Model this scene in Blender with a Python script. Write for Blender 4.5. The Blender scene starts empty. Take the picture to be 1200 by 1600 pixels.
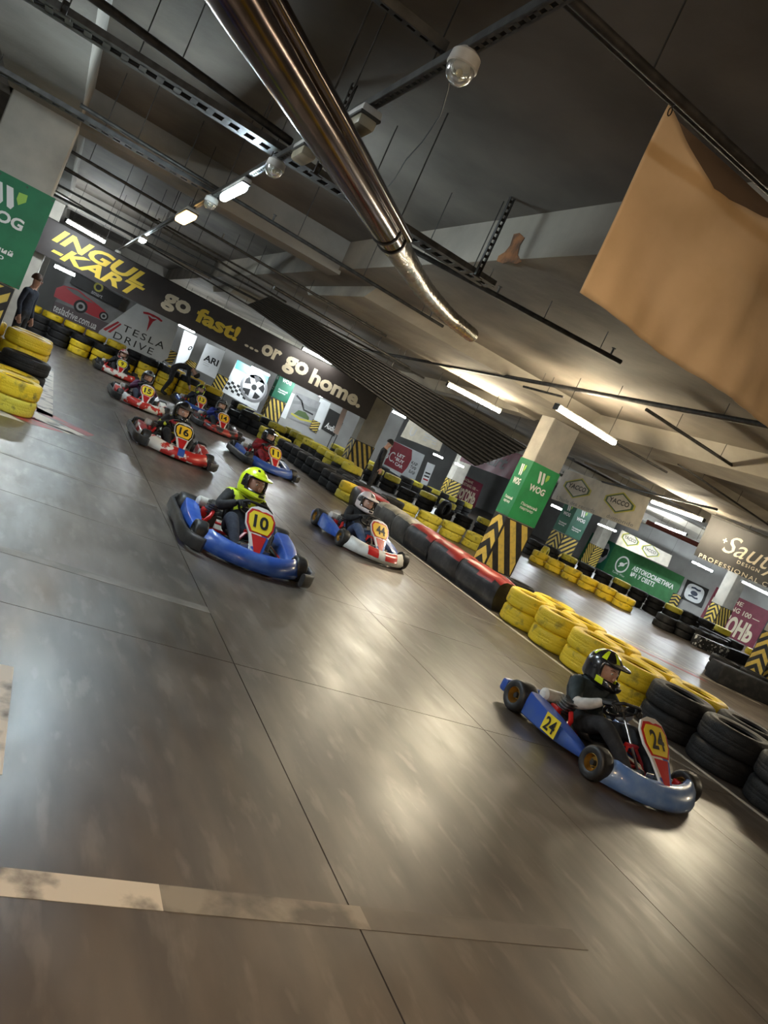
import bpy, bmesh, math, random
from mathutils import Vector, Matrix, Quaternion, noise as mnoise
random.seed(7)
SC = bpy.context.scene
COL = SC.collection
PI = math.pi

# ------------------------------------------------------------------ camera
CAM_H = 1.65
FPX = 1165.0            # focal length in pixels of the 1200 x 1600 frame
AXX = (0.81990119, 0.33635934, 0.46327577)      # world axes seen from the camera (right, down, forward)
AXY = (-0.38884338, -0.26674792, 0.8818426)
AXZ = (0.42019384, -0.90316551, -0.08791584)
cd = bpy.data.cameras.new('camera'); cam = bpy.data.objects.new('camera', cd); COL.objects.link(cam)
cd.sensor_fit = 'VERTICAL'; cd.sensor_height = 36.0; cd.lens = 36.0 * FPX / 1600.0
cd.clip_end = 300
m = Matrix.Identity(4)
for r, ax in enumerate((AXX, AXY, AXZ)):
    m[r][0] = ax[0]; m[r][1] = -ax[1]; m[r][2] = -ax[2]
m[2][3] = CAM_H
cam.matrix_world = m
SC.camera = cam

# ------------------------------------------------------------------ world and exposure
w = bpy.data.worlds.new('world'); SC.world = w; w.use_nodes = True
w.node_tree.nodes['Background'].inputs[0].default_value = (0.03, 0.03, 0.032, 1)
w.node_tree.nodes['Background'].inputs[1].default_value = 1.0
SC.view_settings.view_transform = 'Standard'
SC.view_settings.look = 'None'
SC.view_settings.gamma = 1.0
SC.view_settings.use_curve_mapping = False
SC.view_settings.exposure = 2.15
TUBE = 42.0             # brightness of the fluorescent tubes

# ------------------------------------------------------------------ pixel to place
def ray(px, py):
    d = (px - 600.0, py - 800.0, FPX)
    return Vector([sum(a * b for a, b in zip(ax, d)) for ax in (AXX, AXY, AXZ)])
def G(px, py, z=0.0):
    d = ray(px, py); t = (z - CAM_H) / d.z
    return Vector((d.x * t, d.y * t, z))
def AY(px, py, y):
    d = ray(px, py); t = y / d.y
    return Vector((d.x * t, y, CAM_H + d.z * t))
def AX(px, py, x):
    d = ray(px, py); t = x / d.x
    return Vector((x, d.y * t, CAM_H + d.z * t))

# ------------------------------------------------------------------ materials
MATS = {}
def mat(name, col, rough=0.6, metal=0.0, col2=None, scale=6.0, mixlo=0.4, mixhi=0.65, bump=0.0, bscale=40.0,
        coat=0.0, rough2=None, world=False, spec=0.5, detail=6.0, rnd=False, stretch=None):
    if name in MATS: return MATS[name]
    M = bpy.data.materials.new(name); M.use_nodes = True; MATS[name] = M
    nt = M.node_tree; b = nt.nodes['Principled BSDF']
    b.inputs['Base Color'].default_value = (*col, 1); b.inputs['Roughness'].default_value = rough
    b.inputs['Metallic'].default_value = metal; b.inputs['Specular IOR Level'].default_value = spec
    b.inputs['Coat Weight'].default_value = coat
    L = nt.links.new
    if col2 is not None or bump > 0:
        if world:
            src = nt.nodes.new('ShaderNodeNewGeometry').outputs['Position']
        else:
            src = nt.nodes.new('ShaderNodeTexCoord').outputs['Object']
        if stretch:
            mp = nt.nodes.new('ShaderNodeMapping'); mp.inputs['Scale'].default_value = stretch
            L(src, mp.inputs[0]); src = mp.outputs[0]
        wsock = None
        if rnd:
            oi = nt.nodes.new('ShaderNodeObjectInfo'); mm = nt.nodes.new('ShaderNodeMath'); mm.operation = 'MULTIPLY'
            mm.inputs[1].default_value = 37.0; L(oi.outputs['Random'], mm.inputs[0]); wsock = mm.outputs[0]
    if col2 is not None:
        n = nt.nodes.new('ShaderNodeTexNoise'); n.inputs['Scale'].default_value = scale; n.inputs['Detail'].default_value = detail
        if wsock: n.noise_dimensions = '4D'; L(wsock, n.inputs['W'])
        L(src, n.inputs['Vector'])
        cr = nt.nodes.new('ShaderNodeMapRange'); cr.inputs[1].default_value = mixlo; cr.inputs[2].default_value = mixhi
        L(n.outputs[0], cr.inputs[0])
        mx = nt.nodes.new('ShaderNodeMix'); mx.data_type = 'RGBA'
        mx.inputs[6].default_value = (*col, 1); mx.inputs[7].default_value = (*col2, 1)
        L(cr.outputs[0], mx.inputs[0]); L(mx.outputs[2], b.inputs['Base Color'])
        if rough2 is not None:
            rr = nt.nodes.new('ShaderNodeMapRange'); rr.inputs[3].default_value = rough; rr.inputs[4].default_value = rough2
            L(cr.outputs[0], rr.inputs[0]); L(rr.outputs[0], b.inputs['Roughness'])
    if bump > 0:
        n2 = nt.nodes.new('ShaderNodeTexNoise'); n2.inputs['Scale'].default_value = bscale; n2.inputs['Detail'].default_value = 4
        L(src, n2.inputs['Vector'])
        bp = nt.nodes.new('ShaderNodeBump'); bp.inputs['Strength'].default_value = bump; bp.inputs['Distance'].default_value = 0.02
        L(n2.outputs[0], bp.inputs['Height']); L(bp.outputs[0], b.inputs['Normal'])
    return M
def emit(name, col, strength):
    if name in MATS: return MATS[name]
    M = bpy.data.materials.new(name); M.use_nodes = True; MATS[name] = M
    b = M.node_tree.nodes['Principled BSDF']
    b.inputs['Base Color'].default_value = (0.8, 0.8, 0.8, 1)
    b.inputs['Emission Color'].default_value = (*col, 1); b.inputs['Emission Strength'].default_value = strength
    return M
def glassy(name, col, rough=0.1, trans=0.9):
    M = mat(name, col, rough); M.node_tree.nodes['Principled BSDF'].inputs['Transmission Weight'].default_value = trans
    return M

BLACK = mat('matte_black', (0.012, 0.012, 0.013), 0.55)
DARKMETAL = mat('dark_metal', (0.045, 0.043, 0.04), 0.5, 0.6, (0.08, 0.075, 0.07), 12)
STEEL = mat('steel', (0.45, 0.44, 0.42), 0.3, 1.0, (0.3, 0.29, 0.27), 15)
GALV = mat('galvanised', (0.12, 0.118, 0.112), 0.5, 0.7, (0.07, 0.068, 0.065), 9)
WHITEPL = mat('white_plastic', (0.75, 0.74, 0.7), 0.4, 0, (0.55, 0.53, 0.48), 7)
WHITE = mat('white_print', (0.85, 0.85, 0.83), 0.5)
YELLOWPL = mat('yellow_print', (0.85, 0.66, 0.02), 0.4)
RED = mat('red_gloss', (0.55, 0.02, 0.02), 0.3, 0, (0.4, 0.012, 0.012), 8, coat=0.3)
CONC = mat('concrete', (0.30, 0.275, 0.24), 0.85, 0, (0.20, 0.185, 0.165), 1.3, 0.35, 0.7, 0.25, 14, world=True)
CONC_P = mat('pillar_concrete', (0.46, 0.43, 0.37), 0.8, 0, (0.34, 0.32, 0.28), 2.5, 0.35, 0.7, 0.15, 30, world=True)
RUBBER = mat('tyre_rubber', (0.010, 0.010, 0.0105), 0.6, 0, (0.030, 0.028, 0.027), 9, 0.45, 0.75, 0.25, 60, rnd=True, spec=0.3)
KRUBBER = mat('slick_rubber', (0.016, 0.016, 0.017), 0.45, 0, (0.035, 0.033, 0.032), 18)
YTYRE = mat('yellow_tyre_paint', (0.78, 0.55, 0.02), 0.5, 0, (0.10, 0.085, 0.03), 7, 0.54, 0.74, 0.35, 60, rnd=True, detail=10)
YTYRE2 = mat('dull_yellow_tyre_paint', (0.62, 0.52, 0.05), 0.55, 0, (0.05, 0.045, 0.02), 11, 0.55, 0.74, 0.3, 60, rnd=True, detail=9)

# ------------------------------------------------------------------ mesh building
class MB:
    def __init__(s): s.v = []; s.f = []; s.mi = []; s.sm = []
    def add(s, verts, faces, mi=0, smooth=False, M=None):
        o = len(s.v)
        for p in verts:
            p = Vector(p); s.v.append(M @ p if M is not None else p)
        for f in faces:
            s.f.append([i + o for i in f]); s.mi.append(mi); s.sm.append(smooth)
        return s
    def box(s, c, sz, M=None, mi=0):
        c = Vector(c); hx, hy, hz = sz[0] / 2, sz[1] / 2, sz[2] / 2
        v = [c + Vector((x * hx, y * hy, z * hz)) for z in (-1, 1) for y in (-1, 1) for x in (-1, 1)]
        return s.add(v, [(0, 2, 3, 1), (4, 5, 7, 6), (0, 1, 5, 4), (2, 6, 7, 3), (0, 4, 6, 2), (1, 3, 7, 5)], mi, False, M)
    def rbox(s, c, sz, bev=0.01, M=None, mi=0, seg=2, smooth=True):
        bm = bmesh.new(); bmesh.ops.create_cube(bm, size=1.0)
        bmesh.ops.scale(bm, vec=Vector(sz), verts=bm.verts)
        bmesh.ops.bevel(bm, geom=bm.edges[:], offset=min(bev, min(sz) * 0.49), segments=seg, affect='EDGES', profile=0.5)
        bm.verts.index_update()
        c = Vector(c)
        s.add([c + v.co for v in bm.verts], [[v.index for v in f.verts] for f in bm.faces], mi, smooth, M); bm.free(); return s
    def bar(s, a, b, wd, ht, mi=0, up=(0, 0, 1)):
        a = Vector(a); b = Vector(b); d = (b - a); L = d.length; d.normalize()
        u = Vector(up)
        if abs(d.dot(u)) > 0.98: u = Vector((1, 0, 0))
        x = d.cross(u).normalized(); z = x.cross(d).normalized()
        M = Matrix((x, d, z)).transposed().to_4x4(); M.translation = (a + b) / 2
        return s.box((0, 0, 0), (wd, L, ht), M, mi)
    def cyl(s, a, b, r0, r1=None, n=12, mi=0, caps=True, smooth=True):
        return s.tube([a, b], [r0, r0 if r1 is None else r1], n, mi, caps, smooth)
    def tube(s, path, r, n=8, mi=0, caps=True, smooth=True, closed=False):
        P = [Vector(p) for p in path]; k = len(P)
        rs = r if isinstance(r, (list, tuple)) else [r] * k
        T = []
        for i in range(k):
            if closed: t = P[(i + 1) % k] - P[i - 1]
            else: t = P[min(i + 1, k - 1)] - P[max(i - 1, 0)]
            T.append(t.normalized())
        u = Vector((0, 0, 1)) if abs(T[0].z) < 0.9 else Vector((1, 0, 0))
        x = T[0].cross(u).normalized()
        vs = []
        for i in range(k):
            if i: 
                q = T[i - 1].rotation_difference(T[i]); x = q @ x
            x = (x - T[i] * x.dot(T[i])).normalized(); y = T[i].cross(x)
            for j in range(n):
                a = 2 * PI * j / n
                vs.append(P[i] + (x * math.cos(a) + y * math.sin(a)) * rs[i])
        fs = []
        for i in range(k if closed else k - 1):
            i2 = (i + 1) % k
            for j in range(n):
                fs.append((i * n + j, i * n + (j + 1) % n, i2 * n + (j + 1) % n, i2 * n + j))
        s.add(vs, fs, mi, smooth)
        if caps and not closed:
            s.add(vs[:n], [list(range(n))[::-1]], mi); s.add(vs[-n:], [list(range(n))], mi)
        return s
    def lathe(s, prof, n=24, M=None, mi=0, smooth=True, closed=False, mod=None):
        k = len(prof); vs = []
        for j in range(n):
            a = 2 * PI * j / n; c, sn = math.cos(a), math.sin(a)
            for i, (r, z) in enumerate(prof):
                if mod: r = mod(i, j, r, z)
                vs.append((r * c, r * sn, z))
        fs = []
        for j in range(n):
            j2 = (j + 1) % n
            for i in range(k if closed else k - 1):
                i2 = (i + 1) % k
                fs.append((j * k + i, j2 * k + i, j2 * k + i2, j * k + i2))
        return s.add(vs, fs, mi, smooth, M)
    def loft(s, secs, mi=0, smooth=True, closed=True, caps=True, M=None):
        n = len(secs[0]); vs = [p for sc in secs for p in sc]; fs = []
        for i in range(len(secs) - 1):
            for j in range(n if closed else n - 1):
                j2 = (j + 1) % n
                fs.append((i * n + j, i * n + j2, (i + 1) * n + j2, (i + 1) * n + j))
        s.add(vs, fs, mi, smooth, M)
        if caps and closed:
            s.add(secs[0], [list(range(n))[::-1]], mi, False, M); s.add(secs[-1], [list(range(n))], mi, False, M)
        return s
    def sphere(s, c, r, nu=16, nv=10, mi=0, sc=(1, 1, 1), M=None):
        prof = [(max(1e-4, math.sin(PI * i / nv)) * r, -math.cos(PI * i / nv) * r) for i in range(nv + 1)]
        T = Matrix.Translation(Vector(c)) @ Matrix.Diagonal((*sc, 1))
        return s.lathe(prof, nu, (M @ T) if M is not None else T, mi)
    def poly(s, pts, thick, nrm, mi=0):
        n = len(pts); a = [Vector(p) for p in pts]; d = Vector(nrm) * thick; b = [p + d for p in a]
        fs = [list(range(n, 2 * n)), list(range(n))[::-1]] + [(i, (i + 1) % n, n + (i + 1) % n, n + i) for i in range(n)]
        return s.add(a + b, fs, mi)
    def mesh(s, name, mats):
        me = bpy.data.meshes.new(name); me.from_pydata([tuple(p) for p in s.v], [], s.f)
        me.polygons.foreach_set('material_index', s.mi); me.polygons.foreach_set('use_smooth', s.sm)
        for x in (mats if isinstance(mats, (list, tuple)) else [mats]): me.materials.append(x)
        me.update()
        if any(s.sm): me.set_sharp_from_angle(angle=math.radians(42))
        return me
    def build(s, name, mats, parent=None, loc=None, rz=None):
        return obj(name, s.mesh(name, mats), parent, loc, rz)
def obj(name, me, parent=None, loc=None, rz=None):
    o = bpy.data.objects.new(name, me); COL.objects.link(o)
    if parent is not None: o.parent = parent
    if loc is not None: o.location = loc
    if rz is not None: o.rotation_euler = (0, 0, rz)
    return o
def tag(o, label, cat, group=None):
    o['label'] = label; o['category'] = cat
    if group: o['group'] = group
    return o
def thing(name, label, cat, loc=(0, 0, 0), rz=0.0, group=None):
    o = bpy.data.objects.new(name, None); COL.objects.link(o); o.empty_display_size = 0.1
    o.location = loc; o.rotation_euler = (0, 0, rz)
    return tag(o, label, cat, group)
def struct(o): o['kind'] = 'structure'; return o
def recentre(o, p):
    """move a mesh object's origin to p (its mesh was built around the world origin)"""
    p = Vector(p); o.data.transform(Matrix.Translation(-p)); o.location = p; return o
def thin(name, label, cat, mb, mats, group=None, origin=None):
    o = mb.build(name, mats); tag(o, label, cat, group)
    if origin is None:
        xs = [v for v in mb.v]; c = sum(xs, Vector()) / len(xs); origin = (c.x, c.y, min(v.z for v in xs))
    return recentre(o, origin)

TXT = {}
def text_geo(s, bold=0.0, shear=0.0, spacing=1.0):
    """flat triangulated lettering: vertices, faces, bounding box"""
    key = (s, bold, shear, spacing)
    if key in TXT: return TXT[key]
    cu = bpy.data.curves.new('lettering', 'FONT'); cu.body = s; cu.resolution_u = 3; cu.offset = bold; cu.shear = shear
    cu.space_character = spacing
    o = bpy.data.objects.new('lettering', cu); COL.objects.link(o); bpy.context.view_layer.update()
    e = o.evaluated_get(bpy.context.evaluated_depsgraph_get()); me = e.to_mesh()
    vs = [v.co.copy() for v in me.vertices]; fs = [list(p.vertices) for p in me.polygons]
    e.to_mesh_clear(); bpy.data.objects.remove(o); bpy.data.curves.remove(cu)
    x0 = min(v.x for v in vs); x1 = max(v.x for v in vs); y0 = min(v.y for v in vs); y1 = max(v.y for v in vs)
    TXT[key] = (vs, fs, (x0, x1, y0, y1)); return TXT[key]
def put_text(s, parent, o, rt, up, size_w=None, size_h=None, mt=None, bold=0.02, shear=0.0, spacing=1.0, surf=None, name='lettering', lift=0.004):
    """lettering centred on point o of the parent's space, along rt / up; fits size_w and/or size_h (metres)"""
    vs, fs, (x0, x1, y0, y1) = text_geo(s, bold, shear, spacing)
    sw = size_w / (x1 - x0) if size_w else None; sh = size_h / (y1 - y0) if size_h else None
    if sw is None: sw = sh
    if sh is None: sh = sw
    rt = Vector(rt).normalized(); up = Vector(up).normalized(); n = rt.cross(up); o = Vector(o)
    out = []
    for v in vs:
        a = (v.x - (x0 + x1) / 2) * sw; b = (v.y - (y0 + y1) / 2) * sh
        if surf: out.append(surf(a, b))
        else: out.append(o + rt * a + up * b + n * lift)
    mb = MB(); mb.add(out, fs); return mb.build(name, mt or WHITE, parent)
def clip_poly(pts, x0, y0, x1, y1):
    def cut(P, f, inter):
        R = []
        for i in range(len(P)):
            a, b = P[i - 1], P[i]
            if f(b):
                if not f(a): R.append(inter(a, b))
                R.append(b)
            elif f(a): R.append(inter(a, b))
        return R
    def ix(x): return lambda a, b: (x, a[1] + (b[1] - a[1]) * (x - a[0]) / (b[0] - a[0]))
    def iy(y): return lambda a, b: (a[0] + (b[0] - a[0]) * (y - a[1]) / (b[1] - a[1]), y)
    for f, g in ((lambda p: p[0] >= x0, ix(x0)), (lambda p: p[0] <= x1, ix(x1)), (lambda p: p[1] >= y0, iy(y0)), (lambda p: p[1] <= y1, iy(y1))):
        if len(pts) < 3: return []
        pts = cut(pts, f, g)
    return pts

# ================================================================== STRUCTURE
def floor_material():
    M = bpy.data.materials.new('polished_concrete_floor'); M.use_nodes = True
    nt = M.node_tree; b = nt.nodes['Principled BSDF']; L = nt.links.new
    pos = nt.nodes.new('ShaderNodeNewGeometry').outputs['Position']
    def nz(scale, det, stretch=None, dist=0.0):
        src = pos
        if stretch:
            mp = nt.nodes.new('ShaderNodeMapping'); mp.inputs['Scale'].default_value = stretch; L(pos, mp.inputs[0]); src = mp.outputs[0]
        n = nt.nodes.new('ShaderNodeTexNoise'); n.inputs['Scale'].default_value = scale; n.inputs['Detail'].default_value = det
        n.inputs['Distortion'].default_value = dist; L(src, n.inputs['Vector']); return n.outputs[0]
    def rng(s, a, b_, c, d):
        r = nt.nodes.new('ShaderNodeMapRange'); r.inputs[1].default_value = a; r.inputs[2].default_value = b_
        r.inputs[3].default_value = c; r.inputs[4].default_value = d; L(s, r.inputs[0]); return r.outputs[0]
    def mix(f, c1, c2):
        x = nt.nodes.new('ShaderNodeMix'); x.data_type = 'RGBA'; L(f, x.inputs[0])
        for k, c in ((6, c1), (7, c2)):
            if isinstance(c, tuple): x.inputs[k].default_value = (*c, 1)
            else: L(c, x.inputs[k])
        return x.outputs[2]
    big = rng(nz(0.5, 6), 0.30, 0.70, 0, 1)
    fine = rng(nz(5.5, 9, (1.0, 0.6, 1.0)), 0.34, 0.66, 0, 1)
    streak = rng(nz(4.2, 8, (1.8, 0.34, 1.0)), 0.36, 0.64, 0, 1)
    patch = rng(nz(1.4, 7, (1.2, 0.6, 1.0)), 0.36, 0.64, 0, 1)
    c = mix(big, (0.066, 0.052, 0.041), (0.105, 0.086, 0.069))
    c = mix(rng(fine, 0, 1, 0.0, 0.6), c, (0.135, 0.112, 0.09))
    c = mix(rng(streak, 0, 1, 0.0, 0.5), c, (0.045, 0.036, 0.029))
    c = mix(rng(nz(1.7, 12, (1.7, 0.5, 1.0)), 0.50, 0.62, 0.0, 0.55), c, (0.150, 0.126, 0.102))
    c = mix(rng(nz(1.1, 12, (0.8, 0.5, 1.0)), 0.53, 0.66, 0.0, 0.6), c, (0.040, 0.031, 0.026))
    c = mix(rng(nz(7.0, 10, (1.4, 0.4, 1.0)), 0.56, 0.66, 0.0, 0.5), c, (0.19, 0.165, 0.14))
    L(c, b.inputs['Base Color'])
    add = nt.nodes.new('ShaderNodeMath'); add.operation = 'ADD'; add2 = nt.nodes.new('ShaderNodeMath'); add2.operation = 'ADD'
    L(rng(streak, 0, 1, 0.280, 0.345), add.inputs[0]); L(rng(fine, 0, 1, 0.0, 0.04), add.inputs[1])
    L(add.outputs[0], add2.inputs[0]); L(rng(patch, 0, 1, 0.0, 0.07), add2.inputs[1])
    L(add2.outputs[0], b.inputs['Roughness'])
    b.inputs['Specular IOR Level'].default_value = 1.0
    bp = nt.nodes.new('ShaderNodeBump'); bp.inputs['Strength'].default_value = 0.05; bp.inputs['Distance'].default_value = 0.01
    L(nz(6.0, 5, (1.3, 0.6, 1.0)), bp.inputs['Height']); L(bp.outputs[0], b.inputs['Normal'])
    return M
FLOORM = floor_material()
JOINT = mat('joint_filler', (0.012, 0.011, 0.01), 0.8)
X0, X1, Y0, Y1 = -7.0, 33.4, -9.0, 46.0
JX = [-4.3, -2.3, -0.3, 1.70, 3.75, 5.65, 7.65]
JY = [-2.6, -0.3, 4.2, 6.5, 9.2, 12.0, 14.8]
mb = MB()
mb.box(((JX[0] + JX[-1]) / 2, (JY[0] + JY[-1]) / 2, -0.105), (JX[-1] - JX[0], JY[-1] - JY[0], 0.19), mi=1)
for (a, b, c, d) in ((X0, JX[0], Y0, Y1), (JX[-1], X1, Y0, Y1), (JX[0], JX[-1], Y0, JY[0]), (JX[0], JX[-1], JY[-1], Y1)):
    mb.box(((a + b) / 2, (c + d) / 2, -0.1), (b - a, d - c, 0.2))
floor = struct(mb.build('floor', [FLOORM, JOINT]))
g = 0.0035
for i in range(len(JX) - 1):
    for j in range(len(JY) - 1):
        a, b, c, d = JX[i] + g, JX[i + 1] - g, JY[j] + g, JY[j + 1] - g
        mb = MB(); mb.box((0, 0, -0.02), (b - a, d - c, 0.04)); mb.build('floor_slab', FLOORM, floor, ((a + b) / 2, (c + d) / 2, 0))
def worn_paint(name, col, lo, hi):
    return mat(name, col, 0.5, 0, (0.12, 0.105, 0.09), 4.0, lo, hi, world=True, detail=10)
PW = worn_paint('worn_white_paint', (0.60, 0.55, 0.47), 0.50, 0.62)
PW2 = worn_paint('faded_white_paint', (0.21, 0.19, 0.165), 0.40, 0.60)
PR = worn_paint('worn_red_paint', (0.36, 0.05, 0.05), 0.5, 0.64)
def stripe(pts, m_, z=0.0015):
    mb = MB(); mb.poly([(p[0], p[1], 0.0) for p in pts], z, (0, 0, 1)); return mb.build('floor_marking', m_, floor)
def rect(x0, x1, y0, y1): return [(x0, y0), (x1, y0), (x1, y1), (x0, y1)]
stripe(rect(-3.0, 0.95, 2.025, 2.145), PW)
stripe(rect(0.95, 1.75, 2.025, 2.145), worn_paint('scuffed_white_paint', (0.27, 0.24, 0.20), .40, .56))
stripe(rect(1.75, 2.9, 2.025, 2.145), worn_paint('nearly_gone_paint', (0.155, 0.135, 0.112), .36, .56))
stripe(rect(-3.0, 1.70, 5.0, 5.12), PW2)
stripe(rect(-3.0, 1.66, 7.84, 7.93), PW2); stripe(rect(-3.0, 1.68, 10.46, 10.55), PW2)
stripe(rect(0.25, 0.43, 2.62, 3.47), PW)
stripe(rect(6.86, 6.935, 1.5, 15.2), worn_paint('edge_line_paint', (0.66, 0.62, 0.55), .58, .72))
stripe([(5.9, 8.02), (6.87, 7.95), (6.87, 8.02), (5.9, 8.08)], PW2)
stripe([(6.3, 4.9), (6.87, 4.35), (6.87, 4.47), (6.3, 5.0)], PW2)
stripe(rect(0.36, 0.58, 11.2, 17.5), PW)
# red and white kerb paint round the foot of the tyre corner
stripe([(0.30, 11.2), (1.05, 10.75), (1.15, 11.05), (0.36, 11.6)], PR)
stripe([(0.05, 10.9), (0.78, 10.35), (1.02, 10.72), (0.28, 11.15)], PW)
stripe([(-0.3, 10.5), (0.3, 10.0), (0.72, 10.3), (0.05, 10.85)], PR)
stripe([(-0.9, 10.3), (-0.2, 9.8), (0.25, 9.97), (-0.3, 10.45)], PW)
stripe([(11.6, 10.6), (13.2, 9.6), (13.2, 9.85), (11.7, 10.8)], PR)
stripe([(12.0, 11.2), (14.6, 9.3), (14.6, 9.4), (12.0, 11.35)], PW)

WALLM = mat('painted_wall', (0.36, 0.36, 0.35), 0.8, 0, (0.28, 0.275, 0.265), 0.9, 0.35, 0.7, world=True)
def wall(name, a, b, c, d, z1=4.3, m_=WALLM):
    mb = MB(); mb.box(((a + b) / 2, (c + d) / 2, z1 / 2 - 0.1), (b - a, d - c, z1 + 0.2)); return struct(mb.build(name, m_))
wall('wall_back', X0 - .3, X1 + .3, Y1, Y1 + .3); wall('wall_front', X0 - .3, X1 + .3, Y0 - .3, Y0)
wall('wall_left', X0 - .3, X0, Y0, Y1); wall('wall_right', X1, X1 + .3, Y0, Y1)

# ceiling: slab, thick drop zone, beams
ZS = 4.25
CEIL = mat('stained_ceiling_concrete', (0.150, 0.128, 0.105), 0.85, 0, (0.075, 0.063, 0.052), 0.9, 0.35, 0.68, 0.2, 10, world=True, detail=10)
CEIL2 = mat('light_ceiling_concrete', (0.42, 0.38, 0.31), 0.85, 0, (0.27, 0.245, 0.205), 1.2, 0.38, 0.68, 0.35, 9, world=True, detail=10)
mb = MB(); mb.box(((X0 + X1) / 2, (Y0 + Y1) / 2, ZS + 0.15), (X1 - X0, Y1 - Y0, 0.3)); ceiling = struct(mb.build('ceiling', CEIL))
BEAMS = []
def ceil_z(x, y):
    return min([ZS] + [z for (a, b, c, d, z) in BEAMS if a <= x <= b and c <= y <= d])
def beam(name, x0, x1, y0, y1, z0, z1=ZS, m_=CEIL, taper=0.0, axis='x'):
    mb = MB(); BEAMS.append((x0, x1, y0 + (taper if axis == 'x' else 0), y1 - (taper if axis == 'x' else 0), z0))
    if taper == 0: mb.box(((x0 + x1) / 2, (y0 + y1) / 2, (z0 + z1) / 2), (x1 - x0, y1 - y0, z1 - z0))
    else:
        tx, ty = (0, taper) if axis == 'x' else (taper, 0)
        v = [(x0 + tx, y0 + ty, z0), (x1 - tx, y0 + ty, z0), (x1 - tx, y1 - ty, z0), (x0 + tx, y1 - ty, z0), (x0, y0, z1), (x1, y0, z1), (x1, y1, z1), (x0, y1, z1)]
        mb.add(v, [(3, 2, 1, 0), (4, 5, 6, 7), (0, 1, 5, 4), (1, 2, 6, 5), (2, 3, 7, 6), (3, 0, 4, 7)])
    return mb.build(name, m_, ceiling)
CEIL3 = mat('drop_slab_concrete', (0.25, 0.215, 0.17), 0.85, 0, (0.13, 0.11, 0.09), 0.8, 0.36, 0.66, 0.25, 8, world=True, detail=10)
beam('drop_slab', 3.6, 16.4, Y0, Y1, 3.78, ZS + .05, CEIL3)
beam('cross_beam', X0, 3.65, 11.75, 12.3, 3.72, ZS + .05, CONC)
beam('edge_beam', -1.35, -0.45, Y0, Y1, 3.72, ZS + .05, CONC)
beam('cross_beam', X0, 3.65, 22.9, 23.5, 3.72, ZS + .05, CONC)
beam('cross_beam', X0, 3.65, 33.2, 33.8, 3.72, ZS + .05, CONC)
beam('haunch_beam', 4.15, X1, 11.2, 15.2, 3.60, 3.80, CEIL2, 0.5)
beam('haunch_beam', 4.15, X1, 21.6, 25.2, 3.60, 3.80, CEIL2, 0.5)
beam('haunch_beam', 4.15, X1, 31.6, 35.2, 3.60, 3.80, CEIL2, 0.5)
beam('pillar_beam', 9.2, 11.0, Y0, 11.8, 3.50, 3.80, CEIL2, 0.35, 'y')
beam('pillar_beam', 9.6, 10.7, 14.8, 22.0, 3.55, 3.80, CEIL2, 0.3, 'y')
for yy in (17.4, 19.6): beam('cross_beam', 16.3, X1, yy, yy + 0.5, 3.72, ZS + .05, CONC)
beam('edge_beam', 19.7, 21.3, Y0, Y1, 3.6, ZS + .05, CONC)
beam('edge_beam', 30.0, 31.6, Y0, Y1, 3.6, ZS + .05, CONC)

# pillars
PILLARS = {}
def pillar(x, y, wx, wy, m_=CONC_P, ztop=3.75):
    mb = MB(); mb.rbox((0, 0, ztop / 2), (wx, wy, ztop), 0.015, smooth=False, seg=1)
    o = struct(mb.build('concrete_pillar', m_, None, (x + wx / 2, y + wy / 2, 0))); return o
PX = [(-1.30, 11.75, 0.85, 0.5), (9.73, 13.2, 0.76, 0.48), (10.05, 23.2, 0.76, 0.48), (9.75, 33.3, 0.76, 0.48),
      (20.15, 13.25, 0.76, 0.6), (20.0, 23.2, 0.8, 0.8), (20.3, 33.3, 0.7, 0.6), (20.2, 43.0, 0.7, 0.6), (30.3, 23.2, 0.8, 0.6), (31.2, 33.3, 0.7, 0.6),
      (31.0, 43.0, 0.7, 0.6), (9.8, 43.0, 0.7, 0.6), (-1.3, 23.0, 0.8, 0.5), (-1.3, 33.0, 0.8, 0.5), (9.73, 2.0, 0.76, 0.48)]
for p in PX[:]: pillar(*p)

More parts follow.
